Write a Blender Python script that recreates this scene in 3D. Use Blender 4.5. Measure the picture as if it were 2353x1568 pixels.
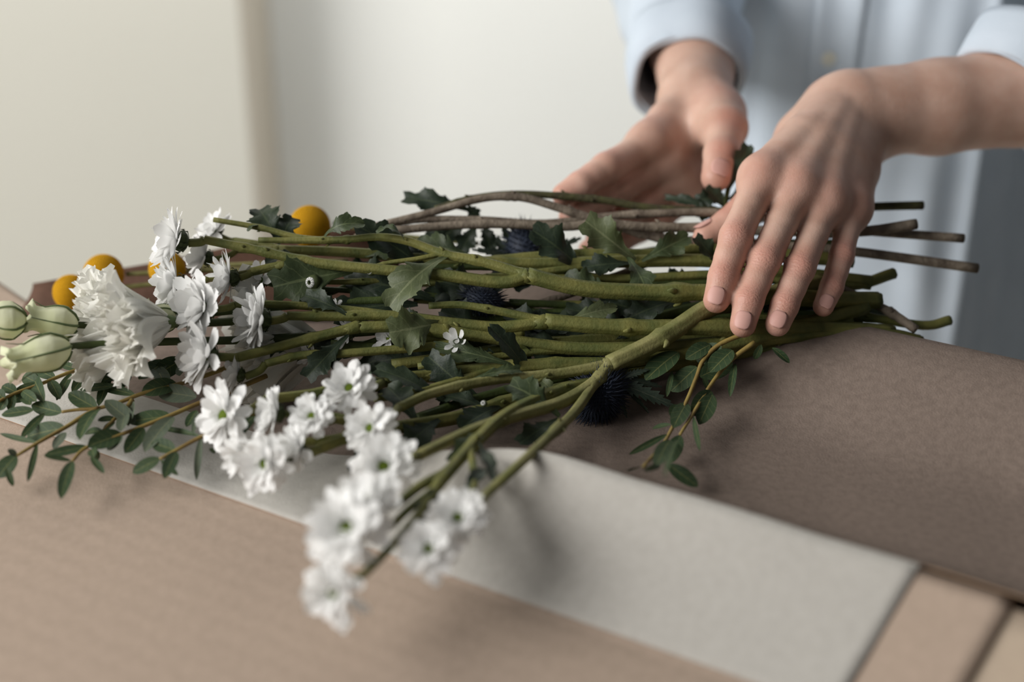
import bpy, math, random
import numpy as np
from mathutils import Vector, Matrix

random.seed(7)
RNG = np.random.default_rng(11)
for o in list(bpy.data.objects):
    bpy.data.objects.remove(o)
scene = bpy.context.scene
COL = scene.collection

# ------------------------------------------------------------------ camera
CAM_H, PITCH = 0.36, math.radians(25)
FPX = 50 / 36 * 2353
cam_d = bpy.data.cameras.new('camera')
cam = bpy.data.objects.new('camera', cam_d)
COL.objects.link(cam)
cam.location = (0, 0, CAM_H)
cam.rotation_euler = (math.radians(90) - PITCH, 0, 0)
cam_d.lens, cam_d.sensor_width = 50, 36
cam_d.clip_start = 0.01
cam_d.dof.use_dof = True
cam_d.dof.focus_distance = 0.755
cam_d.dof.aperture_fstop = 3.0
scene.camera = cam

# ------------------------------------------------------------------ light
scene.view_settings.view_transform = 'Standard'
scene.view_settings.look = 'None'
scene.view_settings.gamma = 1
scene.view_settings.use_curve_mapping = False
scene.view_settings.exposure = 0.0
world = bpy.data.worlds.new('room_light')
scene.world = world
world.use_nodes = True
bg = world.node_tree.nodes['Background']
bg.inputs[0].default_value = (0.93, 0.96, 1.0, 1)
bg.inputs[1].default_value = 0.08

def area_light(name, loc, target, sx, sy, power, col):
    l = bpy.data.lights.new(name, 'AREA')
    l.shape = 'RECTANGLE'
    l.size, l.size_y, l.energy, l.color = sx, sy, power, col
    o = bpy.data.objects.new(name, l)
    COL.objects.link(o)
    o.location = loc
    o.rotation_euler = (Vector(target) - Vector(loc)).to_track_quat('-Z', 'Y').to_euler()
    return o
# daylight from the tall window on the left
area_light('window_daylight', (-1.7, 0.08, 0.98), (0.10, 0.70, 0.05), 1.6, 1.15, 63, (1.0, 0.98, 0.95))
area_light('back_wall_fill', (0.15, 1.42, 1.1), (0.10, 2.0, 1.02), 2.0, 0.9, 20.5, (0.98, 0.99, 1.0))  # added lamp facing the back wall, only there to brighten it

# ------------------------------------------------------------------ pixel helpers
CF = np.array([0, math.cos(PITCH), -math.sin(PITCH)])
CU = np.array([0, math.sin(PITCH), math.cos(PITCH)])
CR = np.array([1.0, 0, 0])
CC = np.array([0, 0, CAM_H])
def ray(u, v):
    return CF + (u - 1176.5) / FPX * CR + (784 - v) / FPX * CU
def D(u, v, t):
    """point seen at pixel u, v at depth t (metres along the view axis)"""
    return CC + t * ray(u, v)
def Z(u, v, z):
    """point seen at pixel u, v at height z over the table"""
    d = ray(u, v)
    return CC + d * ((z - CAM_H) / d[2])
def px(w, t):
    return w * t / FPX
def facing(a, b, c):
    """direction: a to the right, b up, c towards the photographer"""
    d = a * CR + b * CU - c * CF
    return d / np.linalg.norm(d)
def unit(v):
    v = np.asarray(v, float)
    return v / (np.linalg.norm(v) + 1e-12)
TOCAM = facing(0, 0.45, 1)

# ------------------------------------------------------------------ materials
def mat(name, col, rough=0.6, spec=0.3, col2=None, scale=40, bump=0.0, bscale=300, translucent=0.0, sss=0.0, detail=3):
    m = bpy.data.materials.new(name)
    m.use_nodes = True
    nt = m.node_tree
    b = nt.nodes['Principled BSDF']
    out = nt.nodes['Material Output']
    b.inputs['Base Color'].default_value = (*col, 1)
    b.inputs['Roughness'].default_value = rough
    b.inputs['Specular IOR Level'].default_value = spec
    tc = nt.nodes.new('ShaderNodeTexCoord')
    csock = None
    if col2 is not None:
        n = nt.nodes.new('ShaderNodeTexNoise')
        n.inputs['Scale'].default_value = scale
        n.inputs['Detail'].default_value = detail
        nt.links.new(tc.outputs['Object'], n.inputs['Vector'])
        r = nt.nodes.new('ShaderNodeValToRGB')
        r.color_ramp.elements[0].position, r.color_ramp.elements[1].position = 0.35, 0.68
        r.color_ramp.elements[0].color = (*col, 1)
        r.color_ramp.elements[1].color = (*col2, 1)
        nt.links.new(n.outputs['Fac'], r.inputs['Fac'])
        nt.links.new(r.outputs['Color'], b.inputs['Base Color'])
        csock = r.outputs['Color']
    if bump > 0:
        n2 = nt.nodes.new('ShaderNodeTexNoise')
        n2.inputs['Scale'].default_value = bscale
        n2.inputs['Detail'].default_value = 4
        nt.links.new(tc.outputs['Object'], n2.inputs['Vector'])
        bp = nt.nodes.new('ShaderNodeBump')
        bp.inputs['Strength'].default_value = bump
        bp.inputs['Distance'].default_value = 0.001
        nt.links.new(n2.outputs['Fac'], bp.inputs['Height'])
        nt.links.new(bp.outputs['Normal'], b.inputs['Normal'])
    if sss > 0:
        b.inputs['Subsurface Weight'].default_value = sss
        b.inputs['Subsurface Radius'].default_value = (1.0, 0.35, 0.2)
        b.inputs['Subsurface Scale'].default_value = 0.006
    if translucent > 0:
        tr = nt.nodes.new('ShaderNodeBsdfTranslucent')
        tr.inputs['Color'].default_value = (*col, 1)
        if csock:
            nt.links.new(csock, tr.inputs['Color'])
        mx = nt.nodes.new('ShaderNodeMixShader')
        mx.inputs['Fac'].default_value = translucent
        nt.links.new(b.outputs[0], mx.inputs[1])
        nt.links.new(tr.outputs[0], mx.inputs[2])
        nt.links.new(mx.outputs[0], out.inputs['Surface'])
    return m

def leaf_mat(name, dark, light, vein, rough=0.5, translucent=0.18, spec=0.35):
    """leaf with a pale midrib and side veins that follow the leaf's own uv"""
    m = mat(name, dark, rough, spec, light, 55, 0.25, 500, 0)
    nt = m.node_tree
    b = nt.nodes['Principled BSDF']
    ramp = [n for n in nt.nodes if n.type == 'VALTORGB'][0]
    uv = nt.nodes.new('ShaderNodeUVMap')
    sp = nt.nodes.new('ShaderNodeSeparateXYZ')
    nt.links.new(uv.outputs['UV'], sp.inputs[0])
    def mth(op, a, bb=None):
        n = nt.nodes.new('ShaderNodeMath')
        n.operation = op
        for i, q in enumerate((a, bb)):
            if q is None:
                continue
            if isinstance(q, (int, float)):
                n.inputs[i].default_value = q
            else:
                nt.links.new(q, n.inputs[i])
        return n.outputs[0]
    c = mth('ABSOLUTE', mth('SUBTRACT', sp.outputs[0], 0.5))
    mid = mth('LESS_THAN', c, 0.028)
    side = mth('PINGPONG', mth('SUBTRACT', mth('MULTIPLY', sp.outputs[1], 5.0), mth('MULTIPLY', c, 2.2)), 0.5)
    sv = mth('MULTIPLY', mth('LESS_THAN', side, 0.045), 0.5)
    fac = mth('MAXIMUM', mid, sv)
    mx = nt.nodes.new('ShaderNodeMixRGB')
    nt.links.new(mth('MULTIPLY', fac, 0.7), mx.inputs[0])
    nt.links.new(ramp.outputs['Color'], mx.inputs[1])
    mx.inputs[2].default_value = (*vein, 1)
    nt.links.new(mx.outputs[0], b.inputs['Base Color'])
    tr = nt.nodes.new('ShaderNodeBsdfTranslucent')
    nt.links.new(mx.outputs[0], tr.inputs['Color'])
    ms = nt.nodes.new('ShaderNodeMixShader')
    ms.inputs['Fac'].default_value = translucent
    nt.links.new(b.outputs[0], ms.inputs[1])
    nt.links.new(tr.outputs[0], ms.inputs[2])
    nt.links.new(ms.outputs[0], nt.nodes['Material Output'].inputs['Surface'])
    return m

M = {}
M['petal'] = mat('petal_white', (0.90, 0.90, 0.89), 0.65, 0.2, (0.86, 0.86, 0.85), 150, 0, 0, 0.38)
M['petal_cream'] = mat('petal_cream_white', (0.89, 0.885, 0.84), 0.6, 0.2, (0.86, 0.85, 0.79), 90, 0.3, 350, 0.36)
M['disc'] = mat('disc_green', (0.16, 0.22, 0.02), 0.7, 0.2, (0.07, 0.12, 0.01), 900, 0.5, 900)
M['calyx'] = mat('calyx_green', (0.075, 0.095, 0.03), 0.6, 0.3, (0.035, 0.05, 0.02), 400, 0.3, 500)
M['stem'] = mat('stem_green', (0.175, 0.168, 0.048), 0.6, 0.25, (0.085, 0.10, 0.028), 90, 0.35, 600)
M['stem_pale'] = mat('stem_pale_green', (0.23, 0.215, 0.085), 0.6, 0.25, (0.135, 0.14, 0.045), 90, 0.35, 600)
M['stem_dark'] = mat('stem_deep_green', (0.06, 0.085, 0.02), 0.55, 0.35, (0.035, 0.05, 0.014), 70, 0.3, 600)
M['wood'] = mat('bark_grey_brown', (0.23, 0.19, 0.145), 0.8, 0.2, (0.115, 0.09, 0.068), 130, 0.8, 420)
M['wood_green'] = mat('bark_green_brown', (0.085, 0.085, 0.035), 0.75, 0.2, (0.05, 0.042, 0.025), 130, 0.7, 420)
M['cut'] = mat('cut_wood', (0.42, 0.33, 0.22), 0.8, 0.2, (0.3, 0.24, 0.15), 500)
M['leaf'] = leaf_mat('leaf_green', (0.035, 0.052, 0.022), (0.062, 0.085, 0.034), (0.13, 0.16, 0.075))
M['leaf_light'] = leaf_mat('leaf_light_green', (0.075, 0.095, 0.04), (0.115, 0.135, 0.065), (0.19, 0.21, 0.11))
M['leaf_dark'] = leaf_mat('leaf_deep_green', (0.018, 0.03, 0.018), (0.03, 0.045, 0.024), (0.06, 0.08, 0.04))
M['euc'] = leaf_mat('eucalyptus_leaf', (0.030, 0.055, 0.024), (0.05, 0.078, 0.036), (0.16, 0.17, 0.065), 0.55, 0.18, 0.2)
M['euc_grey'] = leaf_mat('eucalyptus_leaf_grey', (0.07, 0.09, 0.06), (0.095, 0.115, 0.08), (0.17, 0.18, 0.10), 0.6, 0.18, 0.2)
M['euc_stem'] = mat('eucalyptus_stem', (0.27, 0.2, 0.055), 0.55, 0.3, (0.19, 0.125, 0.04), 90, 0.2, 400)
M['thistle'] = mat('thistle_blue', (0.03, 0.04, 0.065), 0.6, 0.3, (0.015, 0.02, 0.035), 300)
M['thistle_leaf'] = leaf_mat('thistle_leaf', (0.025, 0.04, 0.026), (0.04, 0.055, 0.04), (0.09, 0.1, 0.07))
M['yellow'] = mat('craspedia_yellow', (0.62, 0.36, 0.018), 0.8, 0.1, (0.50, 0.25, 0.01), 500, 0.3, 900)
M['bud'] = mat('bud_green_cream', (0.80, 0.81, 0.62), 0.6, 0.25, (0.74, 0.77, 0.50), 45, 0.3, 300, 0.35)
M['sepal'] = mat('sepal_green', (0.12, 0.17, 0.06), 0.5, 0.3, (0.08, 0.115, 0.045), 150)
M['shirt'] = mat('shirt_cotton', (0.57, 0.64, 0.72), 0.85, 0.15, (0.53, 0.60, 0.68), 30, 0.35, 900)
M['button'] = mat('button_ivory', (0.78, 0.76, 0.66), 0.35, 0.5)
M['trousers'] = mat('trousers_navy', (0.04, 0.05, 0.075), 0.85, 0.1, (0.03, 0.04, 0.06), 60)
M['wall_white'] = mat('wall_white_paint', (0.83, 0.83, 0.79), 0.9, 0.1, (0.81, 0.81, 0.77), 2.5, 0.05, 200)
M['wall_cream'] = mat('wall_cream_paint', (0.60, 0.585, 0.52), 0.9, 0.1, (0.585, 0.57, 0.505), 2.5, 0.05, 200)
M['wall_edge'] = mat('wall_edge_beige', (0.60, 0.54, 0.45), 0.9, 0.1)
M['floor'] = mat('floor_pale', (0.7, 0.69, 0.65), 0.8, 0.2, (0.66, 0.65, 0.61), 4)
M['table'] = mat('table_wood', (0.50, 0.385, 0.26), 0.6, 0.3, (0.44, 0.33, 0.22), 14, 0.2, 120)
M['nail'] = mat('fingernail', (0.62, 0.355, 0.305), 0.45, 0.25, (0.57, 0.32, 0.27), 120)

def kraft_mat(name, c1, c2, rib=True, fibre=0.35):
    """brown paper: fine ribs along the sheet plus fibre grain"""
    m = mat(name, c1, 0.85, 0.15, c2, 260, 0.0, 0, 0, 0, 6)
    nt = m.node_tree
    b = nt.nodes['Principled BSDF']
    tc = [n for n in nt.nodes if n.type == 'TEX_COORD'][0]
    nz = nt.nodes.new('ShaderNodeTexNoise')
    nz.inputs['Scale'].default_value = 900
    nz.inputs['Detail'].default_value = 5
    nt.links.new(tc.outputs['Object'], nz.inputs['Vector'])
    bp = nt.nodes.new('ShaderNodeBump')
    bp.inputs['Strength'].default_value = fibre
    bp.inputs['Distance'].default_value = 0.0006
    nt.links.new(nz.outputs['Fac'], bp.inputs['Height'])
    last = bp
    if rib:
        mp = nt.nodes.new('ShaderNodeMapping')
        mp.inputs['Rotation'].default_value = (0, 0, math.radians(31))
        nt.links.new(tc.outputs['Object'], mp.inputs['Vector'])
        wv = nt.nodes.new('ShaderNodeTexWave')
        wv.wave_type, wv.bands_direction, wv.wave_profile = 'BANDS', 'Y', 'SIN'
        wv.inputs['Scale'].default_value = 27
        wv.inputs['Distortion'].default_value = 0.5
        wv.inputs['Detail'].default_value = 1
        nt.links.new(mp.outputs['Vector'], wv.inputs['Vector'])
        b2 = nt.nodes.new('ShaderNodeBump')
        b2.inputs['Strength'].default_value = 0.05
        b2.inputs['Distance'].default_value = 0.002
        nt.links.new(wv.outputs['Fac'], b2.inputs['Height'])
        nt.links.new(bp.outputs['Normal'], b2.inputs['Normal'])
        last = b2
    nt.links.new(last.outputs['Normal'], b.inputs['Normal'])
    return m
M['kraft'] = kraft_mat('kraft_paper', (0.41, 0.318, 0.252), (0.37, 0.288, 0.226))
M['kraft_shaded'] = kraft_mat('kraft_paper_shaded', (0.11, 0.06, 0.042), (0.09, 0.05, 0.034), rib=False)  # kraft brown darkened to carry the shade on the standing sheet
M['card'] = kraft_mat('tan_paper', (0.46, 0.372, 0.285), (0.43, 0.345, 0.265), rib=False)
M['kraft_plain'] = kraft_mat('kraft_paper_plain', (0.42, 0.28, 0.18), (0.38, 0.25, 0.16), rib=False)
M['paper_inner_shaded'] = kraft_mat('grey_brown_paper_shaded', (0.225, 0.175, 0.145), (0.185, 0.143, 0.118), rib=False, fibre=0.5)  # grey-brown inner side, darkened further to stand for the trough's shade
M['paper_white'] = kraft_mat('white_paper', (0.44, 0.422, 0.388), (0.405, 0.386, 0.353), rib=False, fibre=0.5)

def skin_mat():
    m = mat('skin', (0.6, 0.4, 0.31), 0.48, 0.35, None)
    nt = m.node_tree
    b = nt.nodes['Principled BSDF']
    tc = [n for n in nt.nodes if n.type == 'TEX_COORD'][0]
    at = nt.nodes.new('ShaderNodeAttribute')
    at.attribute_name = 'redness'
    nz = nt.nodes.new('ShaderNodeTexNoise')
    nz.inputs['Scale'].default_value = 55
    nz.inputs['Detail'].default_value = 4
    nt.links.new(tc.outputs['Object'], nz.inputs['Vector'])
    r = nt.nodes.new('ShaderNodeValToRGB')
    r.color_ramp.elements[0].position, r.color_ramp.elements[1].position = 0.3, 0.75
    r.color_ramp.elements[0].color = (0.62, 0.42, 0.335, 1)
    r.color_ramp.elements[1].color = (0.50, 0.305, 0.23, 1)
    nt.links.new(nz.outputs['Fac'], r.inputs['Fac'])
    mx = nt.nodes.new('ShaderNodeMixRGB')
    nt.links.new(at.outputs['Fac'], mx.inputs[0])
    nt.links.new(r.outputs['Color'], mx.inputs[1])
    mx.inputs[2].default_value = (0.52, 0.20, 0.15, 1)
    nt.links.new(mx.outputs[0], b.inputs['Base Color'])
    b.inputs['Subsurface Weight'].default_value = 0.2
    b.inputs['Subsurface Radius'].default_value = (1.0, 0.35, 0.2)
    b.inputs['Subsurface Scale'].default_value = 0.004
    n2 = nt.nodes.new('ShaderNodeTexVoronoi')
    n2.inputs['Scale'].default_value = 900
    nt.links.new(tc.outputs['Object'], n2.inputs['Vector'])
    n3 = nt.nodes.new('ShaderNodeTexNoise')
    n3.inputs['Scale'].default_value = 260
    n3.inputs['Detail'].default_value = 5
    nt.links.new(tc.outputs['Object'], n3.inputs['Vector'])
    b1 = nt.nodes.new('ShaderNodeBump')
    b1.inputs['Strength'].default_value = 0.12
    b1.inputs['Distance'].default_value = 0.0006
    nt.links.new(n2.outputs['Distance'], b1.inputs['Height'])
    b2 = nt.nodes.new('ShaderNodeBump')
    b2.inputs['Strength'].default_value = 0.15
    b2.inputs['Distance'].default_value = 0.0008
    nt.links.new(n3.outputs['Fac'], b2.inputs['Height'])
    nt.links.new(b1.outputs['Normal'], b2.inputs['Normal'])
    def att(n_):
        a_ = nt.nodes.new('ShaderNodeAttribute')
        a_.attribute_name = n_
        return a_.outputs['Fac']
    def mth(op, p, q):
        n_ = nt.nodes.new('ShaderNodeMath')
        n_.operation = op
        for i_, x_ in enumerate((p, q)):
            if isinstance(x_, (int, float)):
                n_.inputs[i_].default_value = x_
            else:
                nt.links.new(x_, n_.inputs[i_])
        return n_.outputs[0]
    hgt = mth('MULTIPLY', att('crease'), mth('SINE', mth('ADD', mth('MULTIPLY', att('along'), 2900.0), mth('MULTIPLY', n3.outputs['Fac'], 22.0)), 0))
    b3 = nt.nodes.new('ShaderNodeBump')
    b3.inputs['Strength'].default_value = 0.16
    b3.inputs['Distance'].default_value = 0.0007
    nt.links.new(hgt, b3.inputs['Height'])
    nt.links.new(b2.outputs['Normal'], b3.inputs['Normal'])
    nt.links.new(b3.outputs['Normal'], b.inputs['Normal'])
    return m
M['skin'] = skin_mat()

# ------------------------------------------------------------------ object helpers
def mesh(name, verts, faces, material, smooth=True, uvs=None):
    me = bpy.data.meshes.new(name)
    me.from_pydata([tuple(map(float, v)) for v in verts], [], [tuple(int(i) for i in f) for f in faces])
    me.materials.append(material)
    if smooth:
        me.polygons.foreach_set('use_smooth', [True] * len(me.polygons))
    if uvs is not None:
        l = me.uv_layers.new(name='UVMap')
        idx = np.empty(len(me.loops), dtype=np.int32)
        me.loops.foreach_get('vertex_index', idx)
        l.data.foreach_set('uv', np.asarray(uvs, dtype=np.float32)[idx].ravel())
    me.update()
    return me
def obj(name, me, parent=None, matrix=None):
    o = bpy.data.objects.new(name, me)
    COL.objects.link(o)
    if parent is not None:
        o.parent = parent
    if matrix is not None:
        o.matrix_local = matrix
    return o
def tag(o, label, cat, group=None):
    o['label'], o['category'] = label, cat
    if group:
        o['group'] = group
    return o
def thing(name, loc, label, cat, group=None):
    o = bpy.data.objects.new(name, None)
    COL.objects.link(o)
    o.empty_display_size = 0.02
    o.location = tuple(map(float, loc))
    return tag(o, label, cat, group)
def part(name, verts, faces, material, root, smooth=True, uvs=None):
    """mesh part whose vertices are given in world space, re-based on its thing"""
    base = np.array(root.location)
    return obj(name, mesh(name, np.asarray(verts, float) - base, faces, material, smooth, uvs), root)
def struct(o):
    o['kind'] = 'structure'
    return o
def frame(zdir, loc, scale=1.0, roll=0.0):
    z = Vector(zdir).normalized()
    x = Vector((0, 0, 1)).cross(z)
    if x.length < 1e-3:
        x = Vector((1, 0, 0))
    x.normalize()
    y = z.cross(x)
    m = Matrix((x, y, z)).transposed().to_4x4()
    return Matrix.Translation(Vector(tuple(map(float, loc)))) @ m @ Matrix.Rotation(roll, 4, 'Z') @ Matrix.Scale(scale, 4)

class MB:
    def __init__(self):
        self.v, self.f = [], []
        self.n = 0
    def add(self, v, f):
        v = np.asarray(v, float)
        self.v.append(v)
        self.f += [tuple(i + self.n for i in q) for q in f]
        self.n += len(v)
    def verts(self):
        return np.concatenate(self.v)

def box(mb, lo, hi):
    x0, y0, z0 = lo
    x1, y1, z1 = hi
    mb.add([(x0, y0, z0), (x1, y0, z0), (x1, y1, z0), (x0, y1, z0), (x0, y0, z1), (x1, y0, z1), (x1, y1, z1), (x0, y1, z1)],
           [(0, 3, 2, 1), (4, 5, 6, 7), (0, 1, 5, 4), (1, 2, 6, 5), (2, 3, 7, 6), (3, 0, 4, 7)])
def spline(P, n=6):
    """Catmull-Rom through the control points (any number of columns)"""
    P = np.asarray(P, float)
    if len(P) < 3:
        s = np.linspace(0, 1, n + 1)[:, None]
        return P[0] * (1 - s) + P[-1] * s
    Q = np.vstack([2 * P[0] - P[1], P, 2 * P[-1] - P[-2]])
    out = []
    for i in range(len(P) - 1):
        a, b, c, d = Q[i:i + 4]
        for k in range(n):
            t = k / n
            out.append(0.5 * ((2 * b) + (c - a) * t + (2 * a - 5 * b + 4 * c - d) * t * t + (3 * b - a - 3 * c + d) * t ** 3))
    out.append(P[-1])
    return np.array(out)
def tube(mb, P, R, seg=8, ridge=0.0, nr=5, cap=True):
    """swept tube with parallel-transport frames; ridge gives a fluted section"""
    P = np.asarray(P, float)
    R = np.broadcast_to(np.asarray(R, float), (len(P),))
    T = np.gradient(P, axis=0)
    T /= np.linalg.norm(T, axis=1)[:, None] + 1e-12
    x = np.cross(T[0], (0.3, 0.2, 1.0))
    x /= np.linalg.norm(x)
    ang = np.arange(seg) / seg * 2 * math.pi
    prof = 1 + ridge * np.cos(nr * ang)
    V = []
    for i in range(len(P)):
        x = x - T[i] * (x @ T[i])
        x /= np.linalg.norm(x)
        y = np.cross(T[i], x)
        V.append(P[i] + (np.outer(np.cos(ang) * prof, x) + np.outer(np.sin(ang) * prof, y)) * R[i])
    V = np.concatenate(V)
    F = []
    for i in range(len(P) - 1):
        for k in range(seg):
            k2 = (k + 1) % seg
            F.append((i * seg + k, i * seg + k2, (i + 1) * seg + k2, (i + 1) * seg + k))
    if cap:
        F.append(tuple(range(seg - 1, -1, -1)))
        F.append(tuple((len(P) - 1) * seg + k for k in range(seg)))
    mb.add(V, F)
def grid_faces(m, k, wrap=False):
    F = []
    for i in range(m - 1):
        for j in range(k if wrap else k - 1):
            j2 = (j + 1) % k
            F.append((i * k + j, i * k + j2, (i + 1) * k + j2, (i + 1) * k + j))
    return F

# ------------------------------------------------------------------ room
def quad_struct(name, corners, material):
    return struct(obj(name, mesh(name, corners, [(0, 1, 2, 3)], material, False)))
FLOOR_Z = -0.76
quad_struct('floor', [(-3, -1.5, FLOOR_Z), (3, -1.5, FLOOR_Z), (3, 2.0, FLOOR_Z), (-3, 2.0, FLOOR_Z)], M['floor'])
mb = MB()
box(mb, (-3, 2.0, FLOOR_Z), (3, 2.1, 2.0))
struct(obj('wall_back', mesh('wall_back', mb.verts(), mb.f, M['wall_white'], False)))
# a wall that projects on the left, with a bevelled beige corner
XS = -0.352
mb = MB()
mb.add([(-3, 1.84, FLOOR_Z), (XS, 1.84, FLOOR_Z), (XS, 1.84, 2), (-3, 1.84, 2)], [(0, 1, 2, 3)])
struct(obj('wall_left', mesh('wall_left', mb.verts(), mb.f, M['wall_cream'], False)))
mb = MB()
mb.add([(XS, 1.84, FLOOR_Z), (XS + 0.012, 1.85, FLOOR_Z), (XS + 0.012, 2.0, FLOOR_Z), (XS, 1.84, 2), (XS + 0.012, 1.85, 2), (XS + 0.012, 2.0, 2)], [(0, 1, 4, 3), (1, 2, 5, 4)])
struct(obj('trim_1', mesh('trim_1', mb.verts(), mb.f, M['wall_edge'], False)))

# ------------------------------------------------------------------ table
ta = math.radians(-12)
tdir, tn = np.array([math.cos(ta), math.sin(ta), 0]), np.array([-math.sin(ta), math.cos(ta), 0])
t0 = np.array([-0.31, 0.822, 0]) - 0.25 * tdir
t_root = thing('table', t0 + tdir * 0.6 - tn * 0.45 + np.array([0, 0, FLOOR_Z]), 'pale wooden work table under the brown paper', 'table')
def table_box(name, a0, a1, b0, b1, z0, z1):
    m_ = MB()
    box(m_, (a0, b0, z0), (a1, b1, z1))
    v = m_.verts()
    w = t0 + np.outer(v[:, 0], tdir) + np.outer(v[:, 1], tn) + np.outer(v[:, 2], (0, 0, 1))
    o = part(name, w, m_.f, M['table'], t_root, False)
    bv = o.modifiers.new('bevel', 'BEVEL')
    bv.width, bv.segments = 0.002, 2
table_box('table_top', 0, 1.25, -0.9, 0, -0.03, 0)
for a in (0.04, 1.15):
    for b_ in (-0.86, -0.1):
        table_box('leg', a, a + 0.055, b_, b_ + 0.055, FLOOR_Z, -0.03)

# ------------------------------------------------------------------ papers: s runs along the fold, n across it
SD, SN = np.array([0.857, -0.515, 0]), np.array([0.515, 0.857, 0])
def smooth(a, b, x):
    t = np.clip((x - a) / (b - a), 0, 1)
    return t * t * (3 - 2 * t)
NC = 0.4875
def crest_h(s):
    return 0.003 + (0.0395 - 0.012 * (s + 0.28)) * smooth(-0.42, -0.26, s)
def sheet_z(s, n):
    c = crest_h(s)
    up = c * np.clip((n - 0.435) / (NC - 0.435), 0, 1) ** 1.12
    dn = np.clip((n - NC) / 0.065, 0, 1)
    back = c * (1 - dn) ** 1.25 + 0.002 * dn
    z = np.where(n < NC, up, back)
    far = 0.006 + 0.024 * smooth(-0.55, -0.25, s)
    z = np.where(n > 0.62, np.maximum(z, 0.002 + far * np.sin(np.clip((n - 0.62) / 0.095, 0, 1) * math.pi / 2) ** 2.0), z)
    z = np.where(n > 0.715, 0.002 + far - ((n - 0.715) / 0.02) ** 2 * 0.012, z)
    return z
def sheet(name, s0, s1, ns, nvals, zfun, keep, material, rim, label, thick=0.0004, inner=None, corner=None):
    S = np.linspace(s0, s1, ns)
    N = np.asarray(nvals)
    SS, NN = np.meshgrid(S, N, indexing='ij')
    ZZ = zfun(SS, NN)
    if corner is not None:
        NN = np.where(NN > NC, NC + (NN - NC) / (N.max() - NC) * (corner(SS) - NC), NN)
    SW = SS - 0.25 * np.clip(NC - NN, 0, 0.07) * smooth(-0.3, -0.105, SS)
    V = SW[..., None] * SD + NN[..., None] * SN
    V[..., 2] += ZZ
    V = V.reshape(-1, 3)
    F = [q[::-1] for q in grid_faces(ns, len(N)) if keep(SS.ravel()[list(q)].mean(), NN.ravel()[list(q)].mean())]
    used = sorted({i for q in F for i in q})
    re_ = {i: k for k, i in enumerate(used)}
    me = mesh(name, V[used], [tuple(re_[i] for i in q) for q in F], material)
    me.materials.append(rim)
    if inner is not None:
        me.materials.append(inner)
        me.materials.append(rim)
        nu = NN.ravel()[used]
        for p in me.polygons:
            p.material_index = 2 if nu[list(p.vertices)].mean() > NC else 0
    o = obj(name, me)
    so = o.modifiers.new('thickness', 'SOLIDIFY')
    so.thickness, so.offset, so.material_offset_rim, so.material_offset = thick, -1, 1, 1
    tag(o, label, 'paper')
    return o
nB = np.concatenate([np.linspace(0.435, NC, 14), np.linspace(NC + .004, 0.56, 14), np.linspace(0.565, 0.745, 30)])
def wav(s, n):
    return 0.0008 * np.sin(s * 37 + n * 11) * np.sin(n * 45 + 1)
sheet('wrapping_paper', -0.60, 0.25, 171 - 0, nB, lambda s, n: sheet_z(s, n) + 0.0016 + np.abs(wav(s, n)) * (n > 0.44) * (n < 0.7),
      lambda s, n: not (n < NC and s > -0.105), M['paper_white'], M['kraft_plain'], 'wrapping sheet folded into a trough under the stems, its whitish side turned out and shade coloured into its hollow', 0.0004, M['paper_inner_shaded'])
nA = np.concatenate([np.linspace(-0.25, 0.43, 18), np.linspace(0.435, NC - .0005, 12), np.linspace(0.495, 0.64, 16)])
def zA(s, n):
    up = crest_h(s) * np.clip((n - 0.435) / (NC - 0.435), 0, 1) ** 1.12
    lift = 0.0
    return np.where(n < NC, up, 0.0008 + lift) + 0.0006
sheet('kraft_paper', -0.82, -0.068, 126, nA, zA, lambda s, n: n < NC or s < -0.55,
      M['kraft'], M['kraft_plain'], 'large ribbed brown kraft sheet lying flat on the table', corner=lambda s: np.maximum(0.551 - 0.31 * (s + 0.687), NC + 0.004))
sheet('tan_card', -0.082, 0.30, 60, np.linspace(0.30, NC - .0015, 24), lambda s, n: zA(s, n) - 0.0032 * (n > 0.44), lambda s, n: True, M['card'], M['card'], 'pale tan sheet under the right edge of the kraft paper')
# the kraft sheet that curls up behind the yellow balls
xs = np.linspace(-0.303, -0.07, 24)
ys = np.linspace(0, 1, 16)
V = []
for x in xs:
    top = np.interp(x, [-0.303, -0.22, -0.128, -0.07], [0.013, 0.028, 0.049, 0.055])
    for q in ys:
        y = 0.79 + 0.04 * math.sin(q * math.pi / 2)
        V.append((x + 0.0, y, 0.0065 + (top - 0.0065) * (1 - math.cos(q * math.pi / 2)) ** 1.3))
me = mesh('kraft_offcut', V, grid_faces(24, 16), M['kraft_shaded'])
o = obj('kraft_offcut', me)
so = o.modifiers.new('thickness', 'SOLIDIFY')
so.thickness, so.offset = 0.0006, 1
tag(o, 'brown kraft sheet with shade in its colour, curling up behind the yellow balls', 'paper')

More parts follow.
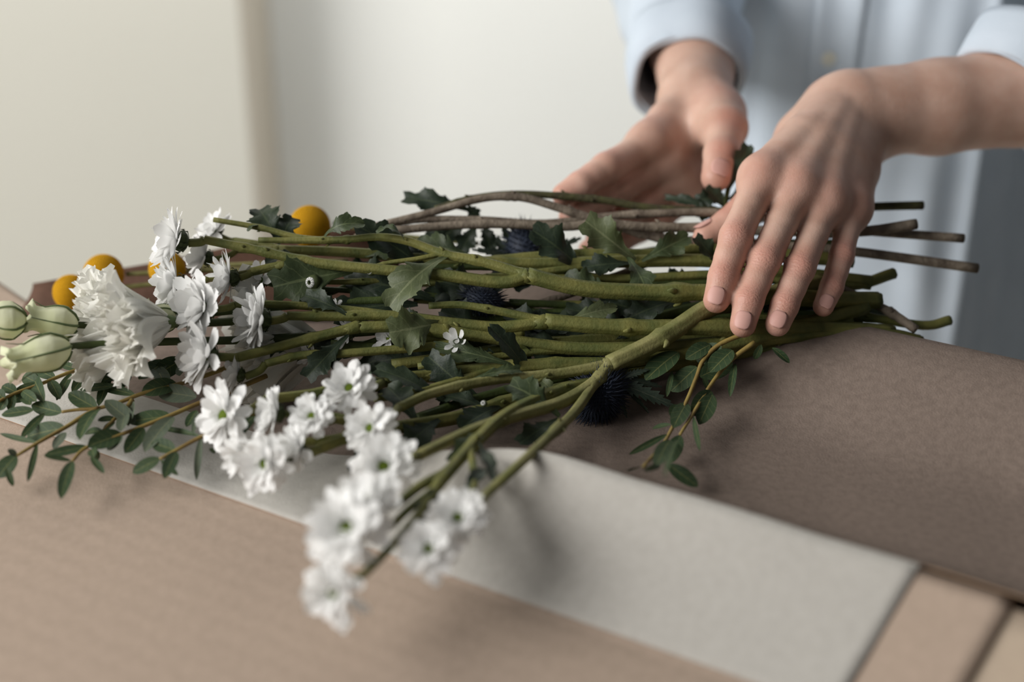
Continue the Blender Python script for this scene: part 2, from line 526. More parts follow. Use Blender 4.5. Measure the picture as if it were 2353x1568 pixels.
# ------------------------------------------------------------------ leaves and petals
def leaf_geo(base, tip, width, nrm, kind='euc', bend=0.06, fold=0.15, wave=0.0, seed=0):
    base, tip = np.asarray(base, float), np.asarray(tip, float)
    x = tip - base
    L = np.linalg.norm(x)
    x /= L
    n = np.asarray(nrm, float) - x * (np.asarray(nrm) @ x)
    n = unit(n)
    y = np.cross(n, x)
    r = np.random.default_rng(seed)
    ph = r.random(4) * 6
    if kind == 'euc':
        m, k = 11, 5
    elif kind == 'chr':
        m, k = 34, 9
    else:
        m, k = 30, 7
    s = np.linspace(0, 1, m)
    c = np.linspace(-1, 1, k)
    if kind == 'euc':
        w = (s + 0.01) ** 0.62 * (1.005 - s) ** 0.6
        w /= w.max()
        shift = np.zeros((m, k))
        W = np.outer(w, c)
    elif kind == 'chr':
        env = np.where(s < 0.2, 0.10 + 0.5 * s, 0)
        q = np.clip((s - 0.2) / 0.8, 0, 1)
        body = (q + 0.02) ** 0.5 * (1.0 - q + 0.0) ** 0.42
        body /= body.max()
        lob = 1 - np.abs(2 * ((q * 2.5 + 0.1) % 1.0) - 1) ** 1.3
        tooth = 1 - np.abs(2 * ((q * 7.5 + 0.3) % 1.0) - 1)
        w = np.where(s < 0.2, env, np.maximum(0.12, body * (0.46 + 0.38 * lob + 0.18 * tooth)))
        asym = np.stack([np.interp(s * (1 + 0.05 * math.sin(ph[0])), s, w), np.interp(s * (1 - 0.05 * math.sin(ph[1])), s, w)])
        W = np.where(c[None, :] < 0, asym[0][:, None], asym[1][:, None]) * c[None, :]
        shift = np.outer(np.where(s < 0.2, 0, (0.15 * lob + 0.03 * tooth) * (1 - q * 0.7)), np.abs(c) ** 1.5)
    else:
        env = (s + 0.02) ** 0.35 * (1.0 - s) ** 0.75
        env /= env.max()
        saw = ((s * 8) % 1.0)
        w = env * (0.45 + 0.55 * saw) + 0.01
        W = np.outer(w, c)
        shift = np.outer(0.06 * saw, np.abs(c) ** 2)
    hw = width / 2
    S = s[:, None] + shift
    h = bend * L * 4 * (s * (1 - s))[:, None] + fold * hw * np.abs(W) * 1.0
    h = h + wave * hw * (np.sin(9 * S + ph[0]) * W + 0.6 * np.sin(15 * S + ph[1] + 2 * c[None, :]) * np.abs(W))
    P = base + (S * L)[..., None] * x + (W * hw)[..., None] * y + h[..., None] * n
    uv = np.stack([np.broadcast_to(c * 0.5 + 0.5, (m, k)), np.broadcast_to(s[:, None], (m, k))], -1).reshape(-1, 2)
    return P.reshape(-1, 3), grid_faces(m, k), uv
LEAFN = [0]
def leaf(root, base, tip, width, nrm, kind='euc', material=None, bend=0.06, fold=0.15, wave=0.0, name='leaf'):
    LEAFN[0] += 1
    v, f, uv = leaf_geo(base, tip, width, nrm, kind, bend, fold, wave, LEAFN[0])
    return part(name, v, f, material, root, True, uv)

def petal_mesh(name, w=0.30, curl=0.12, tipc=0.0, cup=0.25, notch=0.03, base=0.35, m=8, k=5):
    s = np.linspace(0, 1, m)
    c = np.linspace(-1, 1, k)
    ww = (base + (1 - base) * np.sin(np.clip(s * 1.15, 0, 1) * math.pi / 2) ** 1.2) * np.sqrt(np.clip(1 - np.clip((s - 0.72) / 0.28, 0, 1) ** 2.2, 0.03, 1))
    V = []
    for i in range(m):
        for j in range(k):
            x = s[i] - notch * (s[i] > 0.95) * (1 - abs(c[j])) * 1.0
            z = curl * (s[i] ** 2) + tipc * s[i] ** 5 + cup * w * 0.5 * ww[i] * c[j] ** 2 * 0.9 + 0.012 * math.cos(c[j] * 9) * s[i]
            V.append((x, c[j] * w * 0.5 * ww[i], z))
    return mesh(name, V, grid_faces(m, k), M['petal'])
PETALS = [petal_mesh('petal', 0.34, 0.10, 0.02), petal_mesh('petal', 0.38, -0.06, -0.05, 0.1), petal_mesh('petal', 0.30, 0.22, 0.08, 0.5), petal_mesh('petal', 0.36, 0.02, 0.10, 0.35, 0.06), petal_mesh('petal', 0.33, 0.16, -0.12, 0.2)]
# green centre: a low dome of tiny florets; calyx: a cup of overlapping bracts
def disc_mesh():
    mb_ = MB()
    n = 46
    rings = [(0.0, 0.13), (0.08, 0.12), (0.15, 0.09), (0.19, 0.0), (0.15, -0.07), (0.06, -0.13)]
    k = 12
    V = [(r * math.cos(a), r * math.sin(a), z) for r, z in rings for a in np.arange(k) / k * 2 * math.pi]
    mb_.add(V, grid_faces(len(rings), k, True))
    for i in range(n):
        r = 0.165 * math.sqrt((i + 0.5) / n)
        a = i * 2.39996
        z = 0.13 - 1.7 * r * r
        c0 = np.array([r * math.cos(a), r * math.sin(a), z])
        q = 0.017
        mb_.add([c0 + (q, 0, 0), c0 + (0, q, 0), c0 + (-q, 0, 0), c0 + (0, -q, 0), c0 + (0, 0, 0.03)], [(0, 1, 4), (1, 2, 4), (2, 3, 4), (3, 0, 4)])
    return mesh('flower_head', mb_.verts(), mb_.f, M['disc'])
def calyx_mesh():
    mb_ = MB()
    k = 14
    rings = [(0.05, -0.36), (0.13, -0.33), (0.25, -0.25), (0.31, -0.13), (0.29, -0.04), (0.2, -0.02)]
    V = [(r * math.cos(a), r * math.sin(a), z) for r, z in rings for a in np.arange(k) / k * 2 * math.pi]
    mb_.add(V, grid_faces(len(rings), k, True))
    for row, (r0, z0, r1, z1, cnt) in enumerate([(0.16, -0.33, 0.33, -0.16, 9), (0.25, -0.24, 0.37, -0.02, 11)]):
        for i in range(cnt):
            a = (i + 0.5 * row) / cnt * 2 * math.pi + 0.1 * math.sin(i * 3)
            e, tt = np.array([math.cos(a), math.sin(a), 0]), np.array([-math.sin(a), math.cos(a), 0])
            p0 = e * r0 + (0, 0, z0)
            p1 = e * (r1 * 0.96 + 0.03) + (0, 0, (z0 + z1) / 2)
            p2 = e * r1 + (0, 0, z1)
            w = 0.055
            mb_.add([p0 - tt * w * 0.6, p0 + tt * w * 0.6, p1 - tt * w, p1 + tt * w, p2], [(0, 1, 3, 2), (2, 3, 4)])
    return mesh('calyx', mb_.verts(), mb_.f, M['calyx'])
DISC, CALYX = disc_mesh(), calyx_mesh()
def flower_head(root, centre, zdir, R, rows=None, seed=0, scatter=1.0):
    """chrysanthemum head: green disc > ray petals in rows, calyx behind"""
    r = np.random.default_rng(seed + 100)
    m = frame(zdir, np.asarray(centre) - np.array(root.location), R, r.random() * 6)
    h = obj('flower_head', DISC, root, m)
    h['label'] = 'white ray petals round a green centre'
    obj('calyx', CALYX, h)
    cup = 16 if zdir[0] < -0.72 else 3
    rows = rows or [(15, -6, 1.0, 0.13), (13, 14, 0.98, 0.11), (11, 34, 0.82, 0.10), (8, 48, 0.48, 0.13)]
    for cnt, el, ln, rad in rows:
        off = r.random() * 6
        for i in range(cnt):
            a = off + (i + r.normal() * 0.16 * scatter) / cnt * 2 * math.pi
            e = math.radians(el + cup + r.normal() * 8 * scatter)
            l = ln * (1 + r.normal() * 0.07)
            wy = (1.24 if cup > 10 else 1.06) * (1 + r.normal() * 0.1) * (0.55 + 0.45 * ln)
            mm = (Matrix.Rotation(a, 4, 'Z') @ Matrix.Translation((rad, 0, -0.02 + 0.0006 * el)) @ Matrix.Rotation(-e, 4, 'Y')
                  @ Matrix.Rotation(r.normal() * 0.18 * scatter, 4, 'X') @ Matrix.Diagonal((l - rad, wy, l, 1)))
            obj('petal', PETALS[r.integers(0, 5)], h, mm)
    return h
SMALL = [(9, 20, 1.0, 0.12), (7, 45, 0.85, 0.1), (4, 65, 0.6, 0.07)]

# ------------------------------------------------------------------ chrysanthemum sprays
def pts(P):
    return np.array([D(*p) for p in P])
def stem_into(mb_, P, r0, r1, seg=10, ridge=0.07, knobs=True, seed=0):
    Q = spline(pts(P), 7)
    n = len(Q)
    R = np.linspace(r0, r1, n)
    r = np.random.default_rng(seed)
    nodes = r.choice(np.arange(4, max(5, n - 4)), size=max(1, n // 13)) if (knobs and n > 12) else []
    for k in nodes:
        R[k] *= 1.2
        if k + 1 < n:
            R[k + 1] *= 1.07
    tube(mb_, Q, R, 20 if ridge > 0.06 else seg, ridge, 6)
    for k in nodes:
        d = unit(r.normal(size=3) + TOCAM * 0.8)
        t_ = unit(Q[min(k + 1, n - 1)] - Q[k - 1])
        d = unit(d - t_ * (d @ t_))
        tube(mb_, [Q[k] + d * R[k] * 0.5, Q[k] + d * R[k] * 1.15 + t_ * R[k] * 0.35, Q[k] + d * R[k] * 1.4 + t_ * R[k] * 0.9], [R[k] * 0.4, R[k] * 0.28, R[k] * 0.10], 6)
    return Q
SEED = [0]
CHRYS_GROUP = 'white chrysanthemum sprays in the bunch'
def chrys(label, main, r0, r1, branches=(), leaves=(), buds=(), material='stem', group=None):
    root = thing('chrysanthemum_spray', D(*main[0]), label, 'flower', CHRYS_GROUP)
    SEED[0] += 1
    mb_ = MB()
    stem_into(mb_, main, r0, r1, 12, 0.085, True, SEED[0])
    part('stem', mb_.verts(), mb_.f, M[material], root)
    for b in branches:
        SEED[0] += 1
        P, ra, rb = b[0], b[1], b[2]
        mb_ = MB()
        Q = stem_into(mb_, P, ra, rb, 10, 0.07, len(P) > 3, SEED[0])
        # swollen fork where the branch leaves the stem
        tube(mb_, [Q[0] + (Q[0] - Q[2]) * 0.3, Q[0], Q[1], Q[2]], [ra * 1.05, ra * 1.28, ra * 1.12, ra * 0.9], 10)
        part('branch', mb_.verts(), mb_.f, M[material], root)
        if len(b) > 3:
            u, v, t, dirv, dia = b[3][:5]
            rows = b[3][5] if len(b[3]) > 5 else None
            z = facing(*dirv)
            c = D(u, v, t)
            flower_head(root, c, z, px(dia, t) / 2, rows, SEED[0])
            a = Q[-1]
            mb_ = MB()
            e = c - z * px(dia, t) / 2 * 0.34
            tube(mb_, spline([a, (a + e) / 2 - z * 0.002, e], 4), [rb] * 9, 8)
            part('flower_stalk', mb_.verts(), mb_.f, M[material], root)
    for lf in leaves:
        (u0, v0, t0_), (u1, v1, t1_), w, nr = lf[:4]
        kind = lf[4] if len(lf) > 4 else 'leaf'
        bd = lf[5] if len(lf) > 5 else 0.08
        leaf(root, D(u0, v0, t0_), D(u1, v1, t1_), px(w, (t0_ + t1_) / 2), facing(*nr), 'chr', M[kind], bd, 0.22, 0.22)
    for (u, v, t, dia, dv) in buds:
        bud_head(root, D(u, v, t), facing(*dv), px(dia, t) / 2)
    return root
def bud_mesh():
    mb_ = MB()
    k = 12
    rings = [(0.12, -1.0), (0.6, -0.85), (0.95, -0.35), (0.95, 0.2), (0.62, 0.62), (0.3, 0.66), (0.22, 0.45)]
    V = [(r * (1 + 0.07 * (i % 2)) * math.cos(a), r * (1 + 0.07 * (i % 2)) * math.sin(a), z) for r, z in rings for i, a in enumerate(np.arange(k) / k * 2 * math.pi)]
    mb_.add(V, grid_faces(len(rings), k, True))
    return mesh('bud', mb_.verts(), mb_.f, M['calyx'])
def bud_ray_mesh():
    mb_ = MB()
    for i in range(11):
        a = i / 11 * 2 * math.pi
        e, tt = np.array([math.cos(a), math.sin(a), 0]), np.array([-math.sin(a), math.cos(a), 0])
        P = [e * 0.72 + (0, 0, 0.35), e * 0.66 + (0, 0, 0.72), e * 0.3 + (0, 0, 0.78)]
        w = [0.15, 0.17, 0.06]
        mb_.add([P[0] - tt * w[0], P[0] + tt * w[0], P[1] - tt * w[1], P[1] + tt * w[1], P[2] - tt * w[2], P[2] + tt * w[2]], [(0, 1, 3, 2), (2, 3, 5, 4)])
    return mesh('bud_petals', mb_.verts(), mb_.f, M['petal'])
BUD, BUDRAY = bud_mesh(), bud_ray_mesh()
def bud_head(root, c, z, R):
    b = obj('bud', BUD, root, frame(z, np.asarray(c) - np.array(root.location), R))
    b['label'] = 'small green bud with white petal tips'
    obj('bud_petals', BUDRAY, b)
    return b

LEFT = (-1, 0.1, 0.35)
chrys('highest green chrysanthemum stem, ending in two side-on daisies beside the ruffled white bloom',
      [(2018, 690, .805), (1900, 688, .792), (1640, 673, .780), (1490, 672, .776), (1340, 663, .773), (1212, 633, .772)], .0047, .0043,
      [([(1212, 633, .772), (1110, 602, .775), (1020, 584, .778), (940, 555, .781), (870, 545, .782), (800, 550, .782), (700, 553, .782), (594, 552, .782)], .0030, .0016),
       ([(800, 551, .783), (740, 552, .784), (680, 545, .785), (600, 524, .786), (491, 505, .787)], .0022, .0014),
       ([(1212, 634, .772), (1150, 649, .771), (1000, 630, .771), (900, 622, .771), (720, 603, .771), (600, 577, .770), (470, 551, .768)], .0036, .0023, (406, 552, .766, (-1, 0.25, 0.3), 158)),
       ([(710, 601, .771), (640, 610, .768), (575, 624, .765)], .0022, .0019, (528, 640, .762, (-1, -0.05, 0.15), 130)),
       ([(650, 610, .768), (560, 630, .766), (480, 638, .764)], .0020, .0018, (404, 655, .760, (-1, 0.05, 0.25), 150)),
       ([(1018, 583, .778), (960, 595, .776), (900, 603, .775), (860, 612, .774)], .0015, .0011)],
      [((745, 545, .782), (835, 515, .778), 60, (0.2, 0.6, 1), 'leaf', 0.25), ((930, 553, .778), (865, 535, .776), 46, (0.3, 1, 0.6), 'leaf', 0.3),
       ((1025, 590, .776), (895, 705, .760), 112, (-0.3, 0.35, 1), 'leaf_light', 0.12), ((640, 555, .79), (596, 482, .80), 92, (0.3, 0.1, 1), 'leaf_dark', 0.1),
       ((640, 562, .79), (672, 500, .80), 70, (0.1, 0.1, 1), 'leaf_dark', 0.1), ((600, 518, .786), (570, 532, .783), 20, (0, 1, 0.4), 'leaf', 0.2)],
      [(853, 621, .772, 27, (-0.6, -0.1, 1))])
chrys('chrysanthemum stem crossing the middle of the bunch with two broad daisies, below the highest stem',
      [(2050, 766, .800), (1900, 756, .788), (1640, 752, .770), (1500, 753, .766), (1380, 750, .764), (1252, 738, .764)], .0046, .0041,
      [([(1252, 738, .764), (1150, 716, .764), (1060, 701, .764), (985, 703, .762)], .0024, .0018),
       ([(1252, 740, .764), (1150, 752, .762), (1050, 744, .760), (900, 726, .757), (760, 727, .753), (660, 726, .748)], .0034, .0023, (596, 735, .742, (-1, 0.12, 0.5), 158)),
       ([(1000, 742, .761), (900, 725, .760), (780, 710, .757), (640, 700, .752), (540, 700, .745)], .0024, .0019, (466, 706, .738, (-0.9, 0.2, 0.75), 172)),
       ([(1195, 762, .765), (1090, 775, .763), (1000, 778, .761), (900, 770, .758)], .0026, .0018)],
      [((1010, 742, .757), (895, 765, .748), 125, (-0.2, -0.1, 1), 'leaf_light', 0.1), ((1290, 742, .768), (1415, 708, .775), 48, (0.1, 0.5, 1), 'leaf_light', 0.08),
       ((800, 725, .752), (700, 680, .756), 66, (0, 0.6, 1), 'leaf_dark')], [])
chrys('chrysanthemum stem with one side-on daisy just above the eucalyptus leaves',
      [(2112, 787, .805), (2040, 771, .797), (1900, 765, .787), (1640, 790, .774), (1480, 800, .767), (1300, 800, .764), (1100, 772, .760), (950, 752, .756), (820, 752, .752)], .0042, .0030,
      [([(820, 752, .752), (700, 782, .745), (620, 803, .739), (545, 822, .732)], .0028, .0024, (472, 818, .724, (-0.95, 0.1, 0.6), 168)),
       ([(1050, 790, .758), (950, 800, .752), (780, 813, .745), (690, 817, .742), (610, 836, .737)], .0024, .0020, (546, 862, .733, (-0.9, 0.2, 0.1), 105)),
       ([(1300, 802, .765), (1200, 812, .760), (1080, 830, .754), (960, 842, .749)], .0024, .0017)],
      [((800, 770, .748), (705, 868, .738), 70, (0.3, 0.4, 1), 'leaf_dark'), ((660, 812, .742), (622, 822, .740), 26, (0, 1, 0.6), 'leaf_dark', 0.3)], [])
chrys('chrysanthemum stem with one big daisy over the eucalyptus and one open daisy behind',
      [(1990, 704, .800), (1800, 762, .782), (1640, 800, .772), (1450, 835, .762), (1300, 838, .757), (1150, 846, .752), (1000, 862, .745)], .0043, .0034,
      [([(1000, 862, .745), (930, 868, .738), (880, 880, .728)], .0030, .0026, (803, 893, .690, (-0.25, 0.62, 1), 128)),
       ([(1000, 864, .745), (860, 880, .732), (720, 905, .715), (610, 918, .702)], .0028, .0024, (516, 956, .688, (-0.75, 0.25, 0.9), 165)),
       ([(1150, 848, .752), (1040, 880, .738), (940, 905, .726), (860, 915, .716)], .0026, .0020)],
      [((870, 900, .720), (790, 850, .728), 80, (0, 0.8, 0.6), 'leaf_dark'), ((1190, 845, .750), (1000, 800, .752), 62, (0.1, 0.5, 1), 'leaf')], [])
chrys('pale thick forked chrysanthemum stem under the index finger, branching over the white paper',
      [(1900, 648, .805), (1750, 682, .790), (1640, 704, .775), (1560, 752, .764), (1490, 795, .756), (1400, 838, .749)], .0050, .0047,
      [([(1400, 838, .749), (1340, 850, .746), (1260, 862, .741), (1140, 872, .732), (1000, 902, .714), (915, 938, .700)], .0030, .0023, (852, 985, .664, (-0.45, 0.55, 1), 130)),
       ([(1400, 838, .749), (1365, 880, .741), (1290, 925, .724), (1180, 958, .700), (1080, 992, .676), (960, 1048, .648)], .0037, .0025, (882, 1074, .626, (-0.1, 0.62, 1), 168)),
       ([(1365, 880, .741), (1322, 945, .718), (1280, 987, .680), (1200, 1062, .632), (1130, 1125, .617), (1094, 1162, .603)], .0028, .0020, (1052, 1192, .590, (-0.1, 0.6, 1), 150)),
       ([(1258, 863, .741), (1235, 880, .737), (1215, 895, .733)], .0018, .0012)],
      [((1286, 958, .716), (1170, 885, .722), 100, (0.2, 0.7, 0.8), 'leaf'), ((1286, 962, .714), (1195, 1020, .700), 66, (-0.2, 0.3, 1), 'leaf_dark'),
       ((1225, 862, .742), (1272, 900, .733), 34, (0, 0.6, 1), 'leaf_light'), ((1085, 872, .728), (1195, 850, .735), 40, (0, 0.8, 1), 'leaf')], [(1112, 928, .712, 16, (-0.5, 0.4, 1))], 'stem_pale')
chrys('chrysanthemum stem reaching out over the brown kraft sheet, carrying the lowest hanging daisies',
      [(1955, 738, .798), (1640, 812, .774), (1450, 862, .758), (1300, 896, .736), (1170, 950, .700), (1080, 1030, .655), (1010, 1110, .622)], .0036, .0028,
      [([(1010, 1110, .622), (960, 1185, .600), (900, 1255, .582), (840, 1318, .566)], .0024, .0016, (768, 1362, .553, (-0.55, -0.25, 1), 165)),
       ([(1030, 1085, .632), (970, 1115, .620), (925, 1150, .610)], .0024, .0020, (848, 1160, .592, (-0.55, 0.5, 0.9), 175)),
       ([(1000, 1125, .618), (940, 1170, .606), (900, 1210, .596)], .0020, .0018, (798, 1216, .576, (-0.35, 0.55, 1), 205)),
       ([(1080, 1030, .655), (1090, 1110, .620), (1060, 1190, .598), (1040, 1230, .588)], .0020, .0016, (985, 1264, .572, (-0.2, 0.6, 1), 150))],
      [((1095, 1015, .66), (1130, 1105, .625), 40, (0.4, 0.5, 1), 'leaf_dark'), ((1060, 1140, .61), (1110, 1080, .63), 44, (0, 0.5, 1), 'leaf_dark'),
       ((1020, 1100, .628), (945, 1215, .596), 58, (0.5, 0.5, 0.6), 'leaf_dark'), ((1130, 985, .68), (1040, 1060, .645), 56, (0, 0.7, 0.8), 'leaf')], [], 'stem')
chrys('chrysanthemum stem ending in a close cluster of daisies above the edge of the white paper',
      [(1965, 772, .797), (1640, 818, .780), (1400, 872, .764), (1200, 915, .745), (1050, 960, .722), (900, 985, .700), (800, 1005, .685)], .0040, .0030,
      [([(900, 985, .700), (830, 975, .694), (770, 965, .688)], .0022, .0018, (717, 958, .672, (-0.3, 0.55, 1), 118)),
       ([(800, 1005, .685), (750, 1022, .676), (730, 1030, .672)], .0022, .0018, (682, 1035, .660, (-0.9, 0.1, 0.6), 118)),
       ([(800, 1007, .685), (720, 1040, .672), (680, 1062, .664)], .0022, .0018, (610, 1066, .648, (-0.6, -0.15, 1), 150)),
       ([(900, 988, .702), (760, 1010, .690), (660, 1020, .680), (620, 1030, .676)], .0022, .0018, (552, 1048, .668, (-0.7, -0.3, 0.8), 112)),
       ([(880, 985, .702), (780, 960, .700), (700, 950, .694)], .0022, .0018, (632, 950, .682, (-0.9, 0.1, 0.45), 130))],
      [((960, 975, .708), (890, 890, .722), 96, (0.1, 0.7, 0.8), 'leaf_dark'), ((1010, 965, .712), (930, 1030, .695), 90, (0, 0.5, 1), 'leaf_dark'), ((1120, 940, .73), (1010, 910, .735), 70, (0, 0.8, 0.7), 'leaf_dark'),
       ((880, 1000, .695), (800, 1075, .672), 40, (0.4, 0.3, 1), 'leaf_dark'), ((1150, 935, .73), (1060, 985, .71), 80, (0, 0.6, 1), 'leaf_dark')], [])
chrys('chrysanthemum stem at the back with two daisies half hidden behind the side-on ones',
      [(2000, 650, .818), (1800, 625, .812), (1640, 600, .808), (1400, 602, .804), (1200, 606, .802), (1000, 596, .800), (800, 580, .798), (640, 574, .796)], .0042, .0026,
      [([(640, 574, .796), (590, 573, .795), (545, 575, .793)], .0022, .0018, (470, 592, .789, (-0.8, 0.2, 0.2), 118)),
       ([(660, 574, .797), (590, 560, .802), (540, 552, .806)], .0020, .0016, (492, 530, .812, (-0.6, 0.6, 0.5), 110)),
       ([(1000, 640, .790), (900, 645, .785), (790, 648, .778), (745, 648, .774)], .0020, .0014),
       ([(1400, 604, .804), (1250, 625, .798), (1100, 640, .793), (950, 655, .788)], .0024, .0016)],
      [((810, 622, .776), (628, 660, .766), 130, (-0.1, 0.15, 1), 'leaf', 0.05), ((980, 560, .80), (840, 588, .797), 70, (0, 0.7, 0.8), 'leaf'), ((1080, 590, .80), (960, 560, .805), 80, (0, 0.5, 1), 'leaf'),
       ((700, 590, .79), (610, 605, .785), 60, (0, 0.8, 0.6), 'leaf_dark'), ((1460, 598, .80), (1345, 508, .793), 100, (-0.3, 0.2, 1), 'leaf_light', 0.06), ((1440, 590, .798), (1490, 678, .778), 66, (0.2, 0.4, 1), 'leaf'),
       ((1475, 600, .80), (1580, 545, .806), 70, (0.2, 0.3, 1), 'leaf'), ((1450, 605, .80), (1340, 615, .797), 60, (0, 0.3, 1), 'leaf_dark')], [(720, 649, .768, 36, (-0.75, -0.1, 1))])
chrys('thin chrysanthemum stem deep inside the bunch with small partly opened daisies',
      [(1975, 728, .812), (1640, 725, .800), (1400, 722, .795), (1200, 725, .790), (1050, 760, .780)], .0036, .0026,
      [([(1050, 760, .780), (960, 770, .774), (915, 772, .770)], .0016, .0013, (893, 778, .760, (-0.6, 0.1, 0.9), 76, SMALL)),
       ([(1200, 727, .790), (1080, 735, .782), (940, 750, .775), (840, 762, .768)], .0016, .0013, (798, 768, .762, (-0.7, 0.1, 0.7), 86, SMALL)),
       ([(1160, 745, .785), (1110, 770, .772), (1075, 785, .762)], .0014, .0012, (1052, 787, .752, (-0.3, 0.3, 1), 78, [(6, 35, 1.0, 0.1), (5, 60, 0.8, 0.08)])),
       ([(940, 752, .775), (840, 790, .765), (760, 805, .760)], .0016, .0013, (715, 815, .755, (-0.7, 0, 0.7), 80, SMALL)),
       ([(1200, 725, .790), (1000, 680, .786), (800, 668, .782), (660, 660, .780)], .0018, .0014, (598, 645, .775, (-0.6, 0.3, 0.8), 96, SMALL)),
       ([(900, 745, .772), (840, 725, .768), (800, 712, .765)], .0014, .0012, (772, 708, .764, (-0.6, 0.6, 0.6), 50, SMALL))],
      [((1300, 722, .79), (1195, 760, .782), 80, (0, 0.6, 1), 'leaf_dark'), ((1120, 735, .785), (990, 655, .79), 90, (0, 0.5, 1), 'leaf_dark'), ((1000, 690, .785), (800, 640, .785), 120, (0, 0.4, 1), 'leaf_dark'),
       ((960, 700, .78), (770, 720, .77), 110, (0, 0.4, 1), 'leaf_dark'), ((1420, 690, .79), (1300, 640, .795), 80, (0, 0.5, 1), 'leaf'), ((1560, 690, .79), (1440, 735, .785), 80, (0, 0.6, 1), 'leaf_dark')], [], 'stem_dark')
# flowerless green stems that fill the inside of the bunch
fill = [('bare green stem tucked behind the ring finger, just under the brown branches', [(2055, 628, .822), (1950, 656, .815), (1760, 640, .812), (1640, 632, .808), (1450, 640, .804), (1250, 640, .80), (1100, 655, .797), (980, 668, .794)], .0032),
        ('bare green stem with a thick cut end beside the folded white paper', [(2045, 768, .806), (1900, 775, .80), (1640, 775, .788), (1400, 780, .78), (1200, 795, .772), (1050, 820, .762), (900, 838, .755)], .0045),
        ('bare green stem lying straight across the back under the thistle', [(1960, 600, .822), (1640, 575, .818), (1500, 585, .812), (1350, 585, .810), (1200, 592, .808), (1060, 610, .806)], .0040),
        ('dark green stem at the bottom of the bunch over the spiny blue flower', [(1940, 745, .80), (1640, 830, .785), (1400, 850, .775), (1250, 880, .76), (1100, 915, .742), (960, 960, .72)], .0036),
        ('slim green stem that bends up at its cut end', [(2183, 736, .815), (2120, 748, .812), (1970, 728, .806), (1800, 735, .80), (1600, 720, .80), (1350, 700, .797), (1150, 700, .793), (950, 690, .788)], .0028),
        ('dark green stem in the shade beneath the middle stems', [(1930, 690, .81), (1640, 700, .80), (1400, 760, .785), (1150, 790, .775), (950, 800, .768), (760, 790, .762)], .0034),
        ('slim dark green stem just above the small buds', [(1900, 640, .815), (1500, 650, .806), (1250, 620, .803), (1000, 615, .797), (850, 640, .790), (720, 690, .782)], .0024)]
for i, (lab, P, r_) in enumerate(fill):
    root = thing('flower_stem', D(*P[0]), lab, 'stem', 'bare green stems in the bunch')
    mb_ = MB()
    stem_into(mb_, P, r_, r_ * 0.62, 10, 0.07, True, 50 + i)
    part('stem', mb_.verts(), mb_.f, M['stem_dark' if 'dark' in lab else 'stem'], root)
    Q = spline(pts(P), 7)
    rr = np.random.default_rng(i + 70)
    for q in range((4, 11, 0, 12, 8, 12, 8)[i]):
        k = int(rr.integers(8, len(Q) - 3))
        dv = unit(np.array([-1, 0, 0]) + rr.normal(size=3) * 0.45)
        dv[1] = abs(dv[1]) * 0.6
        leaf(root, Q[k], Q[k] + dv * rr.uniform(.024, .045), rr.uniform(.014, .026), facing(rr.normal() * .5, .6, 1), 'chr', M['leaf_dark'], 0.08, 0.2, 0.25)

# ------------------------------------------------------------------ bare woody branches
wood = [('grey brown woody branch arching over the gap at the top, longest cut end', [(2246, 617, .828), (1960, 578, .828), (1800, 566, .832), (1640, 556, .834), (1540, 551, .834), (1470, 536, .834), (1370, 505, .832), (1290, 480, .831), (1210, 456, .830), (1150, 452, .829), (1090, 460, .828), (1000, 486, .826), (900, 511, .823), (820, 530, .820)], .0029, 'wood'),
        ('grey brown woody branch with an upturned cut end', [(2106, 515, .822), (1980, 532, .824), (1800, 532, .828), (1620, 524, .828), (1480, 522, .826), (1380, 512, .824), (1300, 521, .823), (1130, 515, .821), (1000, 521, .819), (880, 534, .816), (815, 548, .814)], .0031, 'wood'),
        ('grey brown woody branch lying level behind the thumb, with a notched cut end', [(2214, 548, .832), (1980, 530, .834), (1800, 508, .838), (1650, 489, .838), (1480, 492, .836), (1390, 498, .835), (1250, 513, .832), (1100, 505, .829), (950, 506, .826), (838, 528, .823)], .0027, 'wood'),
        ('smooth green brown branch bowed against the fingertips of the hand behind', [(2121, 472, .845), (1990, 476, .846), (1800, 488, .846), (1510, 479, .842), (1400, 462, .840), (1280, 450, .838), (1180, 446, .836), (1090, 455, .834), (1000, 480, .830)], .0026, 'wood_green'),
        ('dark woody twig slanting down to the cut ends at the right', [(2105, 758, .80), (2040, 715, .806), (1950, 672, .812), (1840, 630, .82), (1700, 600, .825), (1550, 590, .825), (1400, 640, .81), (1300, 680, .80), (1180, 712, .795)], .0026, 'wood')]
for i, (lab, P, r_, mm) in enumerate(wood):
    root = thing('woody_branch', D(*P[0]), lab, 'branch', 'bare woody branches')
    mb_ = MB()
    Q = stem_into(mb_, P, r_, r_ * 0.72, 10, 0.05, True, 90 + i)
    part('stem', mb_.verts(), mb_.f, M[mm], root)
    mb_ = MB()
    a = np.arange(10) / 10 * 2 * math.pi
    T_ = unit(Q[0] - Q[1])
    x = unit(np.cross(T_, (0, 0, 1)))
    y = np.cross(T_, x)
    c0 = Q[0] + T_ * 0.0003
    mb_.add([c0 + (x * math.cos(q) + y * math.sin(q)) * r_ * 0.9 for q in a] + [c0 + T_ * 0.0002], [(k, (k + 1) % 10, 10) for k in range(10)])
    part('cut_end', mb_.verts(), mb_.f, M['cut'], root)
